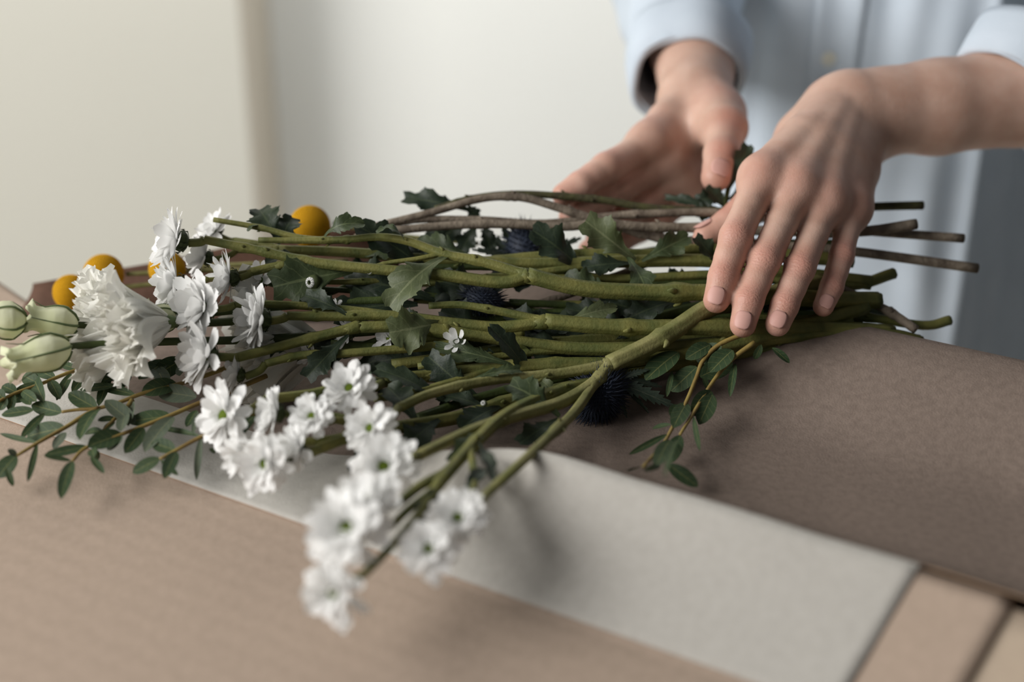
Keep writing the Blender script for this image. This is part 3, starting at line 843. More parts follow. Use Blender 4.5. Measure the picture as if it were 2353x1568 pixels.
# dark lobed leaves hanging from the brown branches
# ------------------------------------------------------------------ thistles
def thistle(label, head, dirv, R, stem, bracts, spikes, seed, group='blue thistles in the bunch'):
    root = thing('sea_holly', D(*stem[0]), label, 'flower', group)
    mb_ = MB()
    stem_into(mb_, stem, .0026, .0022, 8, 0.05, False, seed)
    part('stem', mb_.verts(), mb_.f, M['stem_dark'], root)
    r = np.random.default_rng(seed)
    c, z = D(*head), facing(*dirv)
    x = unit(np.cross(z, (0.1, 0.9, 0.3)))
    y = np.cross(z, x)
    mb_ = MB()
    k = 12
    rings = [(math.sin(q), -math.cos(q) * 1.35) for q in np.linspace(0.15, 2.95, 9)]
    mb_.add([c + R * (a_ * (x * math.cos(q) + y * math.sin(q)) + z * b_) for a_, b_ in rings for q in np.arange(k) / k * 2 * math.pi], grid_faces(9, k, True))
    for i in range(spikes):
        q = math.acos(1 - 2 * (i + 0.5) / spikes)
        a = i * 2.39996
        e = unit(math.sin(q) * (x * math.cos(a) + y * math.sin(a)) - math.cos(q) * z * 1.2 + r.normal(size=3) * 0.12)
        p = c + R * (math.sin(q) * (x * math.cos(a) + y * math.sin(a)) - math.cos(q) * z * 1.35)
        t1 = unit(np.cross(e, (0.3, 0.5, 0.8)))
        t2 = np.cross(e, t1)
        w = R * 0.05
        l = R * r.uniform(0.45, 0.85)
        mb_.add([p + t1 * w, p - t1 * 0.5 * w + t2 * w * 0.8, p - t1 * 0.5 * w - t2 * w * 0.8, p + e * l], [(0, 1, 3), (1, 2, 3), (2, 0, 3)])
    part('cone_head', mb_.verts(), mb_.f, M['thistle'], root)
    for (u0, v0, u1, v1, w, dt) in bracts:
        leaf(root, D(u0, v0, head[2]), D(u1, v1, head[2] + dt), px(w, head[2]), facing(r.normal() * 0.5, 0.5, 1), 'spk', M['thistle_leaf'], 0.06, 0.25, 0.1, 'bract')
    return root
thistle('dark spiny sea holly head peeking up behind the green stems under the brown branches', (1205, 572, .835), (-0.2, 0.8, -0.1), .0105,
        [(1940, 560, .84), (1640, 560, .842), (1400, 590, .842), (1240, 600, .838)],
        [(1200, 600, 1105, 530, 34, .0), (1200, 600, 1150, 515, 26, .004), (1215, 598, 1255, 522, 34, .0), (1225, 600, 1335, 548, 40, .0), (1210, 600, 1085, 575, 34, -.01), (1230, 605, 1330, 590, 36, .0), (1180, 605, 1090, 610, 26, .0)], 240, 3)
thistle('blue black bristly sea holly hanging below the pale forked stem', (1378, 905, .752), (-0.5, -0.75, 0.15), .0105,
        [(1940, 730, .80), (1700, 790, .785), (1560, 830, .772), (1440, 868, .758)],
        [(1420, 880, 1550, 935, 42, .0), (1420, 885, 1490, 950, 24, .0), (1400, 870, 1520, 890, 30, .004), (1410, 880, 1440, 960, 20, .0), (1400, 885, 1385, 960, 30, -.006), (1430, 870, 1490, 850, 24, .0)], 620, 4)
thistle('bluish spiny sea holly buried between the middle stems and the small open daisy', (1110, 690, .785), (-0.9, 0.2, 0.3), .008,
        [(1930, 715, .815), (1640, 705, .81), (1400, 705, .80), (1170, 695, .79)],
        [(1130, 690, 1040, 640, 24, .0), (1130, 700, 1010, 690, 24, .0), (1120, 690, 1180, 640, 22, .0), (1140, 700, 1060, 735, 22, .0)], 320, 5)

# ------------------------------------------------------------------ leafy dark sprig on the branches
root = thing('leafy_sprig', D(1660, 500, .842), 'dark leafy sprig standing up between the two hands', 'foliage', 'dark leafy sprigs')
mb_ = MB()
stem_into(mb_, [(1660, 505, .842), (1672, 440, .85), (1690, 380, .858), (1705, 345, .862)], .0018, .001, 8, 0, False, 1)
part('stem', mb_.verts(), mb_.f, M['stem_dark'], root)
for (a, b, w) in [((1672, 440, .85), (1720, 335, .85), 55), ((1680, 410, .853), (1690, 338, .865), 48), ((1668, 455, .848), (1600, 462, .846), 52), ((1665, 480, .845), (1625, 428, .842), 48), ((1668, 485, .845), (1530, 455, .85), 30), ((1672, 460, .85), (1735, 420, .855), 50), ((1665, 490, .845), (1590, 490, .845), 48)]:
    leaf(root, D(*a), D(*b), px(w, .85), facing(0.1, 0.3, 1), 'chr', M['leaf_dark'], 0.08, 0.25, 0.25)
root = thing('leafy_sprig', D(1330, 515, .838), 'dark leafy sprig wound round the arched brown branch', 'foliage', 'dark leafy sprigs')
mb_ = MB()
stem_into(mb_, [(1330, 515, .838), (1240, 520, .838), (1150, 512, .838), (1090, 500, .838)], .0016, .001, 8, 0, False, 1)
part('stem', mb_.verts(), mb_.f, M['stem_dark'], root)
for (a, b, w) in [((1100, 490, .838), (930, 456, .838), 62), ((1075, 470, .838), (1095, 500, .835), 40), ((1090, 500, .838), (1000, 560, .832), 68), ((1100, 510, .836), (1060, 580, .83), 60), ((1110, 510, .838), (1130, 580, .832), 50), ((1150, 512, .838), (1170, 555, .832), 22), ((1040, 500, .836), (985, 545, .832), 50)]:
    leaf(root, D(*a), D(*b), px(w, .836), facing(-0.1, 0.4, 1), 'chr', M['leaf_dark'], 0.08, 0.2, 0.3)

# ------------------------------------------------------------------ eucalyptus
def euc(label, stems, leaves, conv, zf, group, seed):
    root = thing('eucalyptus_branch', conv(*stems[0][0], zf(*stems[0][0])), label, 'foliage', group)
    r = np.random.default_rng(seed)
    for S in stems:
        mb_ = MB()
        Q = spline([conv(a, b, zf(a, b)) for a, b in S], 5)
        tube(mb_, Q, np.linspace(.0014, .0008, len(Q)), 7)
        part('twig', mb_.verts(), mb_.f, M['euc_stem'], root)
    for L_ in leaves:
        (a, b, c, d, w) = L_[:5]
        grey = len(L_) > 5
        p, q = conv(a, b, zf(a, b)), conv(c, d, max(0.003, zf(c, d) + r.uniform(-.007, .003)))
        scale = np.linalg.norm(q - p) / max(math.hypot(a - c, b - d), 1)
        nr = facing(r.normal() * 0.25, 0.55 + r.normal() * 0.2, 1)
        leaf(root, p, q, max(w / 3.92 * ((p - CC) @ CF) / FPX * 1.2, .003), nr, 'euc', M['euc_grey' if grey else 'euc'], r.uniform(-.02, .07), r.uniform(.1, .35))
    return root
convL = lambda a, b, z: Z(a / 3.92, 780 + b / 3.92, z)
zfL = lambda a, b: float(np.interp(b, [100, 500, 900, 1300], [.030, .026, .021, .014]))
G = 'eucalyptus branches'
euc('eucalyptus branch with leaf pairs fanning out over the corner of the white paper',
    [[(2300, 150), (1950, 290), (1690, 380), (1600, 405), (1280, 490), (1100, 560), (890, 620), (700, 635), (555, 655)], [(890, 620), (740, 700), (590, 795), (340, 935), (150, 1050)], [(1190, 550), (1130, 630), (1040, 710), (920, 830)]],
    [(875, 625, 620, 485, 130), (890, 625, 720, 905, 130), (1215, 500, 865, 408, 78), (1600, 405, 1275, 485, 150), (555, 660, 285, 590, 120), (300, 640, 15, 680, 100), (400, 560, 290, 310, 110),
     (400, 670, 190, 890, 70), (590, 800, 245, 880, 150), (595, 840, 480, 985, 90, 1), (335, 940, 250, 1285, 50), (330, 930, 0, 850, 34), (145, 1045, -20, 1250, 140), (60, 1150, 120, 1325, 50), (280, 590, 180, 420, 110),
     (1040, 710, 880, 735, 60), (920, 830, 770, 850, 70), (930, 830, 1030, 740, 50), (150, 1050, 70, 995, 50, 1), (1190, 560, 1160, 780, 90, 1), (1130, 640, 1090, 830, 100, 1)], convL, zfL, G, 21)
euc('eucalyptus branch trailing lowest over the brown kraft sheet',
    [[(2400, 330), (2050, 480), (1760, 590), (1540, 685), (1260, 795), (1100, 855), (780, 975), (650, 1100)]],
    [(1770, 520, 1420, 470, 145, 1), (1215, 760, 950, 550, 135, 1), (1540, 690, 1155, 745, 150), (1100, 855, 790, 965, 150), (1105, 870, 970, 1000, 110, 1), (1295, 800, 1125, 1025, 115), (1560, 700, 1305, 1015, 150, 1),
     (785, 965, 400, 1045, 78), (650, 1100, 550, 1440, 105), (640, 1095, 400, 1055, 26), (820, 1060, 940, 1210, 55), (830, 985, 850, 1060, 80), (1770, 640, 1680, 790, 75), (1780, 650, 1740, 860, 45, 1), (860, 990, 880, 1090, 30)], convL, zfL, G, 22)
euc('short eucalyptus twig poking out beneath the lowest daisy cluster on the white paper',
    [[(2350, 640), (2100, 770), (1815, 880), (1580, 1005), (1440, 1080)]],
    [(1580, 1000, 1370, 930, 120), (1585, 1015, 1480, 1255, 105), (1440, 1075, 1195, 1205, 112), (1450, 1090, 1605, 1225, 30), (1810, 890, 1770, 1270, 55, 1), (1800, 870, 1430, 800, 44), (2290, 690, 2150, 890, 110), (1900, 980, 1930, 1030, 40)], convL, zfL, G, 23)
euc('dark eucalyptus branch in the shade under the ruffled white flower and green buds',
    [[(1800, 160), (1500, 200), (1130, 300), (860, 240), (650, 290), (360, 405), (150, 480), (-20, 560)]],
    [(640, 310, 510, 550, 70), (820, 260, 650, 480, 90), (450, 370, 540, 540, 90), (1000, 280, 890, 600, 90), (1640, 180, 1380, 340, 150), (1500, 200, 1250, 360, 130), (1150, 300, 920, 370, 80), (1180, 290, 1080, 440, 70),
     (360, 405, 210, 330, 110), (350, 410, 100, 560, 130), (150, 480, 20, 420, 90), (120, 490, 90, 650, 70), (40, 540, -40, 470, 90), (60, 530, 0, 640, 70), (700, 270, 560, 230, 70), (900, 250, 740, 330, 80), (1700, 170, 1620, 330, 120), (1400, 240, 1500, 420, 120), (1030, 420, 720, 455, 70), (500, 350, 300, 260, 90), (200, 470, 330, 560, 80)], convL, zfL, G, 24)
def convR(a, b, z):
    """height is measured from the folded paper below"""
    h = z
    for _ in range(12):
        p = Z(1300 + a / 3.92, 800 + b / 3.92, h)
        h = 0.5 * h + 0.5 * (z + float(sheet_z(p @ SD, p @ SN)))
    return p
zfR = lambda a, b: float(np.interp(b, [0, 300, 700, 1250], [.030, .022, .016, .012]))
euc('eucalyptus branch hanging into the trough of the white paper below the fingers',
    [[(1700, -160), (1400, -40), (1240, 110), (1180, 260), (1080, 500), (960, 720), (880, 860), (700, 1070)], [(1700, -50), (1500, 100), (1330, 300), (1130, 620), (1030, 780)]],
    [(1180, 170, 950, 390, 150), (1210, 260, 1500, 120, 160), (1090, 495, 970, 720, 130), (1310, 390, 1140, 610, 150), (1320, 420, 1200, 690, 140), (1150, 620, 1210, 930, 44), (945, 690, 780, 725, 28), (910, 780, 570, 960, 52),
     (1030, 790, 930, 1040, 120), (940, 830, 810, 1080, 120), (690, 1070, 565, 1115, 75), (700, 1110, 850, 1060, 44), (920, 1050, 1190, 1250, 115), (1525, 140, 1480, 440, 58), (1860, 0, 2015, 135, 62), (960, 210, 910, 440, 42), (1240, 260, 1290, 380, 34),
     (1010, 40, 720, 290, 190), (1400, -20, 1180, 120, 150), (1500, 20, 1300, 220, 160), (1760, -30, 1700, 100, 60), (1040, 830, 890, 1170, 50), (1030, 520, 960, 640, 120), (1300, -30, 1080, 100, 120)], convR, zfR, G, 25)

# ------------------------------------------------------------------ craspedia
def ball_mesh():
    mb_ = MB()
    n = 620
    k = 16
    th_ = np.linspace(0.02, math.pi - 0.02, 12)
    mb_.add([(0.95 * math.sin(t) * math.cos(a), 0.95 * math.sin(t) * math.sin(a), 0.95 * math.cos(t)) for t in th_ for a in np.arange(k) / k * 2 * math.pi], grid_faces(12, k, True))
    for i in range(n):
        q = math.acos(1 - 2 * (i + 0.5) / n)
        a = i * 2.39996
        e = np.array([math.sin(q) * math.cos(a), math.sin(q) * math.sin(a), math.cos(q)])
        t1 = unit(np.cross(e, (0.31, 0.5, 0.81)))
        t2 = np.cross(e, t1)
        w = 0.058
        mb_.add([e * 0.93 + t1 * w, e * 0.93 + t2 * w, e * 0.93 - t1 * w, e * 0.93 - t2 * w, e * 1.0 + t1 * w * 0.55, e + t2 * w * 0.55, e - t1 * w * 0.55, e - t2 * w * 0.55, e * 1.02],
                [(0, 1, 5, 4), (1, 2, 6, 5), (2, 3, 7, 6), (3, 0, 4, 7), (4, 5, 8), (5, 6, 8), (6, 7, 8), (7, 4, 8)])
    return mesh('flower_ball', mb_.verts(), mb_.f, M['yellow'])
BALL = ball_mesh()
for (lab, u, v, t, dia, S) in [('yellow craspedia ball hidden lowest behind the ruffled white petals', 163, 672, .845, 82, [(700, 640, .86), (450, 645, .855), (210, 668, .847)]),
                               ('yellow craspedia ball between the two ruffled white flowers', 238, 630, .85, 92, [(760, 615, .865), (500, 622, .86), (290, 630, .852)]),
                               ('yellow craspedia ball showing only its edge behind the side-on daisies', 384, 618, .845, 84, [(800, 600, .86), (600, 606, .855), (430, 615, .847)]),
                               ('yellow craspedia ball beside the dark upright leaf, on a thin stalk', 712, 520, .858, 96, [(1100, 560, .862), (900, 540, .862), (820, 525, .862), (765, 512, .860)])]:
    root = thing('craspedia', D(*S[0]), lab, 'flower', 'yellow craspedia balls')
    mb_ = MB()
    Q = spline(pts(S), 6)
    tube(mb_, Q, .0014, 8)
    part('stem', mb_.verts(), mb_.f, M['stem_pale'], root)
    c = D(u, v, t)
    obj('flower_ball', BALL, root, frame(unit(c - Q[-1]), c - np.array(root.location), px(dia, t) / 2))

# ------------------------------------------------------------------ lisianthus
def ruffle_petal(name, seed, w=1.1, spread=1.0, m=22, k=45, cupc=0.5):
    """broad petal: cupped claw that flares into a frilled edge (unit length along x)"""
    r = np.random.default_rng(seed)
    ph = r.random(6) * 6
    V = []
    for i in range(m):
        s = i / (m - 1)
        ww = w * (0.22 + 0.78 * math.sin(min(1, s * 1.05) * math.pi / 2) ** 0.9)
        for j in range(k):
            c = -1 + 2 * j / (k - 1)
            edge = s ** 3
            x = s * (1 - 0.16 * c * c) + edge * 0.035 * math.sin(c * 19 + ph[0]) + edge * 0.03 * math.sin(c * 47 + ph[1])
            y = c * ww * 0.5 * (1 - 0.12 * s * abs(c))
            z = cupc * (0.28 * c * c * ww + 0.10 * s) - 0.30 * spread * s ** 3.2 * 0.6
            z += edge * (0.10 * math.sin(c * 7 + ph[2]) + 0.07 * math.sin(c * 14 + ph[3]) + 0.04 * math.sin(c * 29 + ph[4])) + 0.02 * s * math.sin(c * 5 + s * 6 + ph[5])
            V.append((x, y, z))
    return mesh(name, V, grid_faces(m, k), M['petal_cream'])
RUF = [ruffle_petal('petal', 31 + i, 1.0 + 0.12 * (i % 3), 0.6 + 0.5 * (i % 2)) for i in range(6)]
def lis_flower(root, base, zdir, L, seed, rows=((6, 62, 1.0), (6, 72, 0.9), (5, 80, 0.78))):
    r = np.random.default_rng(seed)
    mb_ = MB()
    k = 10
    V = [(q * math.cos(a), q * math.sin(a), z) for q, z in [(0.03, -0.12), (0.08, -0.05), (0.10, 0.03), (0.05, 0.08)] for a in np.arange(k) / k * 2 * math.pi]
    me_ = mesh('flower', V, grid_faces(4, k, True), M['sepal'])
    h = obj('flower', me_, root, frame(zdir, np.asarray(base) - np.array(root.location), L, r.random() * 6))
    h['label'] = 'ruffled creamy white bloom'
    for cnt, el, ln in rows:
        off = r.random() * 6
        for i in range(cnt):
            a = off + (i + r.normal() * 0.15) / cnt * 2 * math.pi
            e = math.radians(el + r.normal() * 7)
            obj('petal', RUF[r.integers(0, 6)], h, Matrix.Rotation(a, 4, 'Z') @ Matrix.Translation((0.05, 0, 0)) @ Matrix.Rotation(-e, 4, 'Y') @ Matrix.Diagonal((ln * (1 + r.normal() * 0.07), 0.8 * (1 + r.normal() * 0.1), ln, 1)))
    return h
def lis_bud(root, base, tip, R, seed):
    """bud: swollen green-cream spindle with a twisted frilled mouth, thin sepals along it"""
    base, tip = np.asarray(base), np.asarray(tip)
    z = tip - base
    L = np.linalg.norm(z)
    z /= L
    x = unit(np.cross(z, (0, 0.2, 1)))
    y = np.cross(z, x)
    r = np.random.default_rng(seed)
    ph = r.random() * 6
    k, m = 28, 18
    V = []
    for i in range(m):
        s = i / (m - 1)
        rad = R * np.interp(s, [0, .08, .3, .5, .75, .9, 1], [.25, .6, 1.0, .97, .68, .64, .86])
        for j in range(k):
            a = 2 * math.pi * j / k
            sp = 1 + 0.10 * s * math.cos(3 * a + 5 * s + ph) + 0.20 * s ** 4 * math.sin(8 * a + ph) + 0.14 * s ** 5 * math.sin(17 * a)
            zz = s * L + s ** 5 * L * 0.06 * math.sin(5 * a + ph)
            V.append(base + z * zz + (x * math.cos(a) + y * math.sin(a)) * rad * sp)
    mb_ = MB()
    mb_.add(V, grid_faces(m, k, True))
    n0 = (m - 1) * k
    mb_.add([base + z * L * 0.8], [])
    mb_.f += [(n0 + j, n0 + (j + 1) % k, m * k) for j in range(k)]
    b = part('bud', mb_.verts(), mb_.f, M['bud'], root)
    b['label'] = 'pale green closed bud with a frilled tip'
    for i in range(5):
        a = i / 5 * 2 * math.pi + ph
        P, e0 = [], None
        for s in np.linspace(0, 1.0, 12):
            rad = R * np.interp(s, [0, .08, .3, .5, .75, 1], [.3, .64, 1.05, 1.02, .80, 1.1]) 
            P.append(base + z * s * L * 0.95 + (x * math.cos(a + 0.2 * s) + y * math.sin(a + 0.2 * s)) * rad - np.array(root.location))
        mb_ = MB()
        tube(mb_, P, np.linspace(.0008, .0002, 12), 5)
        obj('sepal', mesh('sepal', mb_.verts(), mb_.f, M['sepal']), b)
    return b
GL = 'white lisianthus sprays'
root = thing('lisianthus_spray', D(900, 690, .775), 'lisianthus spray with the large ruffled white bloom nearest the daisies', 'flower', GL)
mb_ = MB()
stem_into(mb_, [(900, 690, .775), (700, 700, .768), (520, 715, .755), (410, 728, .742)], .0026, .0022, 8, 0.03, False, 2)
part('stem', mb_.verts(), mb_.f, M['stem_dark'], root)
lis_flower(root, D(388, 740, .738), facing(-1, -0.15, 0.62), px(180, .73), 5, ((6, 66, 1.0), (6, 58, 0.98), (5, 76, 0.92), (4, 84, 0.8)))
lis_bud(root, D(408, 738, .75), D(330, 722, .742), px(34, .745), 9)
root = thing('lisianthus_spray', D(900, 705, .79), 'lisianthus spray behind, its flared bloom resting against the yellow balls, two buds in front', 'flower', GL)
mb_ = MB()
stem_into(mb_, [(900, 705, .79), (600, 735, .775), (400, 745, .762), (290, 752, .752), (200, 748, .742), (170, 746, .738)], .0026, .0018, 8, 0.03, False, 3)
part('stem', mb_.verts(), mb_.f, M['stem_dark'], root)
mb_ = MB()
stem_into(mb_, [(320, 752, .756), (270, 735, .768), (262, 725, .772)], .002, .0018, 8, 0.03, False, 3)
part('stem', mb_.verts(), mb_.f, M['stem_dark'], root)
lis_flower(root, D(285, 755, .775), facing(-0.85, 0.30, 0.3), px(150, .77), 8, ((6, 48, 1.0), (5, 62, 0.95), (4, 78, 0.8)))
lis_bud(root, D(178, 748, .738), D(62, 732, .728), px(40, .735), 10)
lis_bud(root, D(60, 735, .725), D(-50, 738, .715), px(44, .722), 12)
root = thing('lisianthus_spray', D(880, 760, .77), 'lisianthus spray underneath, with the lowest pale green bud and drooping petals over the eucalyptus', 'flower', GL)
mb_ = MB()
stem_into(mb_, [(880, 760, .77), (600, 780, .758), (400, 785, .745), (220, 792, .730), (150, 798, .722)], .0026, .0019, 8, 0.03, False, 4)
part('stem', mb_.verts(), mb_.f, M['stem_dark'], root)
lis_bud(root, D(160, 795, .722), D(18, 838, .705), px(44, .715), 11)
lis_flower(root, D(270, 795, .755), facing(-0.85, -0.45, 0.2), px(140, .75), 14, ((5, 55, 1.0), (4, 75, 0.8)))
root = thing('lisianthus_spray', D(1000, 770, .79), 'creamy lisianthus spray shaded beneath the daisy stems', 'flower', GL)
mb_ = MB()
stem_into(mb_, [(1000, 770, .79), (850, 790, .782), (720, 800, .774)], .0026, .002, 8, 0.03, False, 6)
part('stem', mb_.verts(), mb_.f, M['stem_dark'], root)
lis_flower(root, D(740, 795, .782), facing(-1, -0.12, 0.30), px(225, .78), 17, ((6, 66, 1.0), (5, 72, 0.95), (4, 80, 0.8)))

# ------------------------------------------------------------------ person
PERSON = thing('person', (0.31, 1.13, FLOOR_Z), 'person in a pale blue shirt arranging stems with both hands', 'person')
# body: one surface grown from smooth-blended tapered bones on a graded grid
def axis(spans):
    out = [spans[0][0]]
    for a, b, h in spans:
        n = max(1, int(round((b - a) / h)))
        out += list(a + (b - a) * (np.arange(1, n + 1) / n))
    return np.array(out)
GX = axis([(-0.02, 0.0, .004), (0.0, 0.23, .0013), (0.23, 0.33, .0035), (0.33, 0.62, .008)])
GY = axis([(0.66, 0.88, .0013), (0.88, 0.98, .0035), (0.98, 1.30, .008)])
GZ = axis([(0.02, 0.155, .0013), (0.155, 0.24, .0035), (0.24, 0.66, .009)])
BIG = 0.05
FIELD = np.full((len(GX), len(GY), len(GZ)), BIG, np.float32)
def smin(a, b, k):
    h = np.clip(0.5 + 0.5 * (b - a) / k, 0, 1)
    return b * (1 - h) + a * h - k * h * (1 - h)
def bone_box(segs, margin):
    A = np.array([p - r for p, r in segs] + [p + r for p, r in segs])
    lo, hi = A.min(0) - margin, A.max(0) + margin
    sl = []
    for g, a, b in zip((GX, GY, GZ), lo, hi):
        i0, i1 = np.searchsorted(g, a), np.searchsorted(g, b)
        sl.append(slice(max(0, i0 - 1), min(len(g), i1 + 1)))
    return tuple(sl)
def chain_field(sl, segs, k):
    X, Y, Zz = np.meshgrid(GX[sl[0]], GY[sl[1]], GZ[sl[2]], indexing='ij')
    f = None
    for (a, ra), (b, rb) in zip(segs[:-1], segs[1:]):
        ba = b - a
        L2 = ba @ ba + 1e-12
        h = np.clip(((X - a[0]) * ba[0] + (Y - a[1]) * ba[1] + (Zz - a[2]) * ba[2]) / L2, 0, 1)
        d = np.sqrt((X - a[0] - h * ba[0]) ** 2 + (Y - a[1] - h * ba[1]) ** 2 + (Zz - a[2] - h * ba[2]) ** 2) - (ra + (rb - ra) * h)
        f = d if f is None else smin(f, d, k)
    return np.minimum(f, BIG).astype(np.float32)
def grow(segs, k_in=.003, k_out=.006):
    segs = [(np.asarray(p, float), r) for p, r in segs]
    sl = bone_box(segs, 0.02)
    FIELD[sl] = smin(FIELD[sl], chain_field(sl, segs, k_in), k_out)
RED = []
CREASE = []
NAILS = []
def finger(P, R, dorsal, nail=True, nw=0.9, kout=.003):
    """P: joints from knuckle to tip, R: radii; adds joint bulges and finger-pad"""
    P = [D(*p) for p in P]
    segs = []
    for i, (p, r) in enumerate(zip(P, R)):
        segs.append((p, r))
        if i < len(P) - 1:
            m_ = 0.5 * (p + P[i + 1])
            segs.append((m_, 0.5 * (r + R[i + 1]) * (0.85 if i == 0 else 0.93)))
    grow(segs, .002, kout)
    for i, p in enumerate(P[1:-1]):
        RED.append((p + unit(dorsal) * R[i + 1], .0085, 0.55))
        CREASE.append((p + unit(dorsal) * R[i + 1] * 0.9, unit(P[i + 2] - p), .0052 if i == 0 else .0036))
    RED.append((P[-1], .010, 0.45))
    RED.append((P[0] + unit(dorsal) * R[0], .012, 0.35))
    if nail:
        ax = unit(P[-1] - P[-2])
        n = unit(dorsal - ax * (dorsal @ ax))
        NAILS.append((P[-1] - ax * R[-1] * 0.12, ax, n, R[-1], nw))
# --- the hand in front (over the stems)
DF = facing(-0.15, 0.35, 1)
W1 = D(1985, 262, .868)
f_idx = [(1752, 410, .800), (1690, 545, .773), (1661, 638, .766), (1646, 690, .764)]
f_mid = [(1832, 432, .799), (1757, 600, .769), (1720, 694, .761), (1707, 746, .759)]
f_rng = [(1900, 462, .803), (1838, 618, .772), (1803, 703, .764), (1787, 745, .762)]
f_pky = [(1956, 480, .814), (1934, 588, .791), (1911, 660, .782), (1892, 704, .778)]
finger(f_idx, [.0112, .0090, .0081, .0072], DF)
finger(f_mid, [.0114, .0087, .0080, .0072], DF)
finger(f_rng, [.0106, .0084, .0076, .0069], DF)
finger(f_pky, [.0094, .0070, .0065, .0059], facing(0.1, 0.35, 1))
finger([(1775, 420, .842), (1730, 470, .836), (1672, 520, .830), (1624, 545, .826)], [.0125, .0115, .0100, .0082], facing(-0.3, 1, 0.1), True, 0.85)
# metacarpals, palm, thumb base, wrist and forearm
for mcp, car, r0, r1 in [((1752, 410, .800), (1925, 235, .862), .0135, .0125), ((1832, 432, .799), (1950, 255, .860), .0140, .0125), ((1900, 462, .803), (1975, 280, .860), .0135, .0118), ((1956, 480, .814), (1990, 310, .862), .0130, .0108)]:
    grow([(D(*car), r0), (0.5 * (D(*car) + D(*mcp)), 0.5 * (r0 + r1) * 0.98), (D(*mcp), r1)], .004, .011)
PB = -0.013 * DF
for a, b, r0, r1 in [((1770, 425, .805), (1925, 250, .868), .010, .014), ((1940, 480, .822), (1985, 300, .87), .010, .014), ((1850, 440, .806), (1960, 265, .868), .011, .014)]:
    grow([(D(*a) + PB, r0), (D(*b) + PB, r1)], .004, .012)
grow([(D(1900, 250, .872), .016), (D(1845, 320, .866), .0165), (D(1780, 415, .845), .0125)], .006, .012)
for mcp in (f_idx, f_mid, f_rng, f_pky):
    p = D(*mcp[0]) + DF * 0.0042
    grow([(p, .0084), (p + 1e-5, .0084)], .002, .006)
for mcp, car in [(f_mid, (1930, 262, .852)), (f_rng, (1950, 285, .852)), (f_idx, (1905, 262, .853))]:
    a, b = D(*mcp[0]) + DF * .0085, D(*car) + DF * .0105
    grow([(a, .0032), (0.5 * (a + b), .0028), (b, .002)], .002, .007)
FA = [(D(1985, 268, .868), .0205), (D(2040, 262, .872), .0225), (D(2150, 250, .880), .0275), (D(2353, 215, .890), .0325), (D(2560, 192, .905), .0345), (D(2680, 185, .918), .0310)]
grow(FA, .006, .014)
grow([(D(1960, 240, .868), .020), (D(2030, 245, .874), .022), (D(2150, 240, .88), .025)], .006, .012)
ELB1 = FA[-1][0]
# --- the hand behind
DB = facing(-0.35, 1, -0.2)
b_idx = [(1490, 330, .888), (1393, 386, .864), (1333, 426, .854), (1296, 448, .852)]
b_mid = [(1532, 372, .898), (1424, 432, .878), (1352, 476, .866), (1312, 498, .864)]
b_rng = [(1562, 410, .906), (1472, 474, .892), (1404, 516, .882), (1372, 536, .878)]
b_pky = [(1586, 442, .912), (1510, 512, .902), (1430, 552, .892), (1352, 574, .882)]
finger(b_idx, [.0112, .0096, .0086, .0074], DB, False)
finger(b_mid, [.0114, .0096, .0087, .0076], DB, False)
finger(b_rng, [.0108, .0090, .0082, .0072], DB, False)
finger(b_pky, [.0098, .0080, .0072, .0064], DB, False)
finger([(1642, 248, .912), (1668, 292, .878), (1657, 356, .858), (1645, 408, .848)], [.0140, .0122, .0108, .0090], facing(0.15, 0.15, 1), True, 1.0, .007)
for mcp, car, r0, r1 in [(b_idx[0], (1580, 235, .928), .0150, .0122), (b_mid[0], (1592, 245, .934), .0145, .0122), (b_rng[0], (1606, 258, .938), .0140, .0118), (b_pky[0], (1620, 270, .940), .0135, .0108)]:
    grow([(D(*car), r0), (0.5 * (D(*car) + D(*mcp)), 0.5 * (r0 + r1)), (D(*mcp), r1)], .004, .011)
grow([(D(1600, 235, .93), .017), (D(1648, 268, .905), .0165), (D(1655, 300, .885), .013)], .006, .013)
grow([(D(1560, 320, .915), .012), (D(1600, 300, .925), .013), (D(1640, 280, .91), .012)], .006, .012)
FB = [(D(1600, 222, .935), .0235), (D(1598, 165, .960), .0250), (D(1590, 110, .99), .0290), (D(1575, 20, 1.05), .0330), (D(1555, -90, 1.12), .0310)]
grow(FB, .006, .013)
ELB2 = FB[-1][0]
# upper arms, shoulders and chest inside the shirt
SH1, SH2 = np.array([0.485, 1.13, 0.50]), np.array([0.150, 1.16, 0.50])
grow([(ELB1, .0305), (0.5 * (ELB1 + SH1), .036), (SH1, .046)], .006, .012)
grow([(ELB2, .0305), (0.5 * (ELB2 + SH2), .036), (SH2, .046)], .006, .012)
grow([(SH1, .05), (np.array([0.31, 1.16, 0.50]), .075), (SH2, .05)], .02, .03)
grow([(np.array([0.31, 1.16, 0.50]), .075), (np.array([0.31, 1.16, 0.34]), .075)], .02, .03)
grow([(np.array([0.31, 1.16, 0.50]), .055), (np.array([0.31, 1.155, 0.60]), .045)], .02, .03)

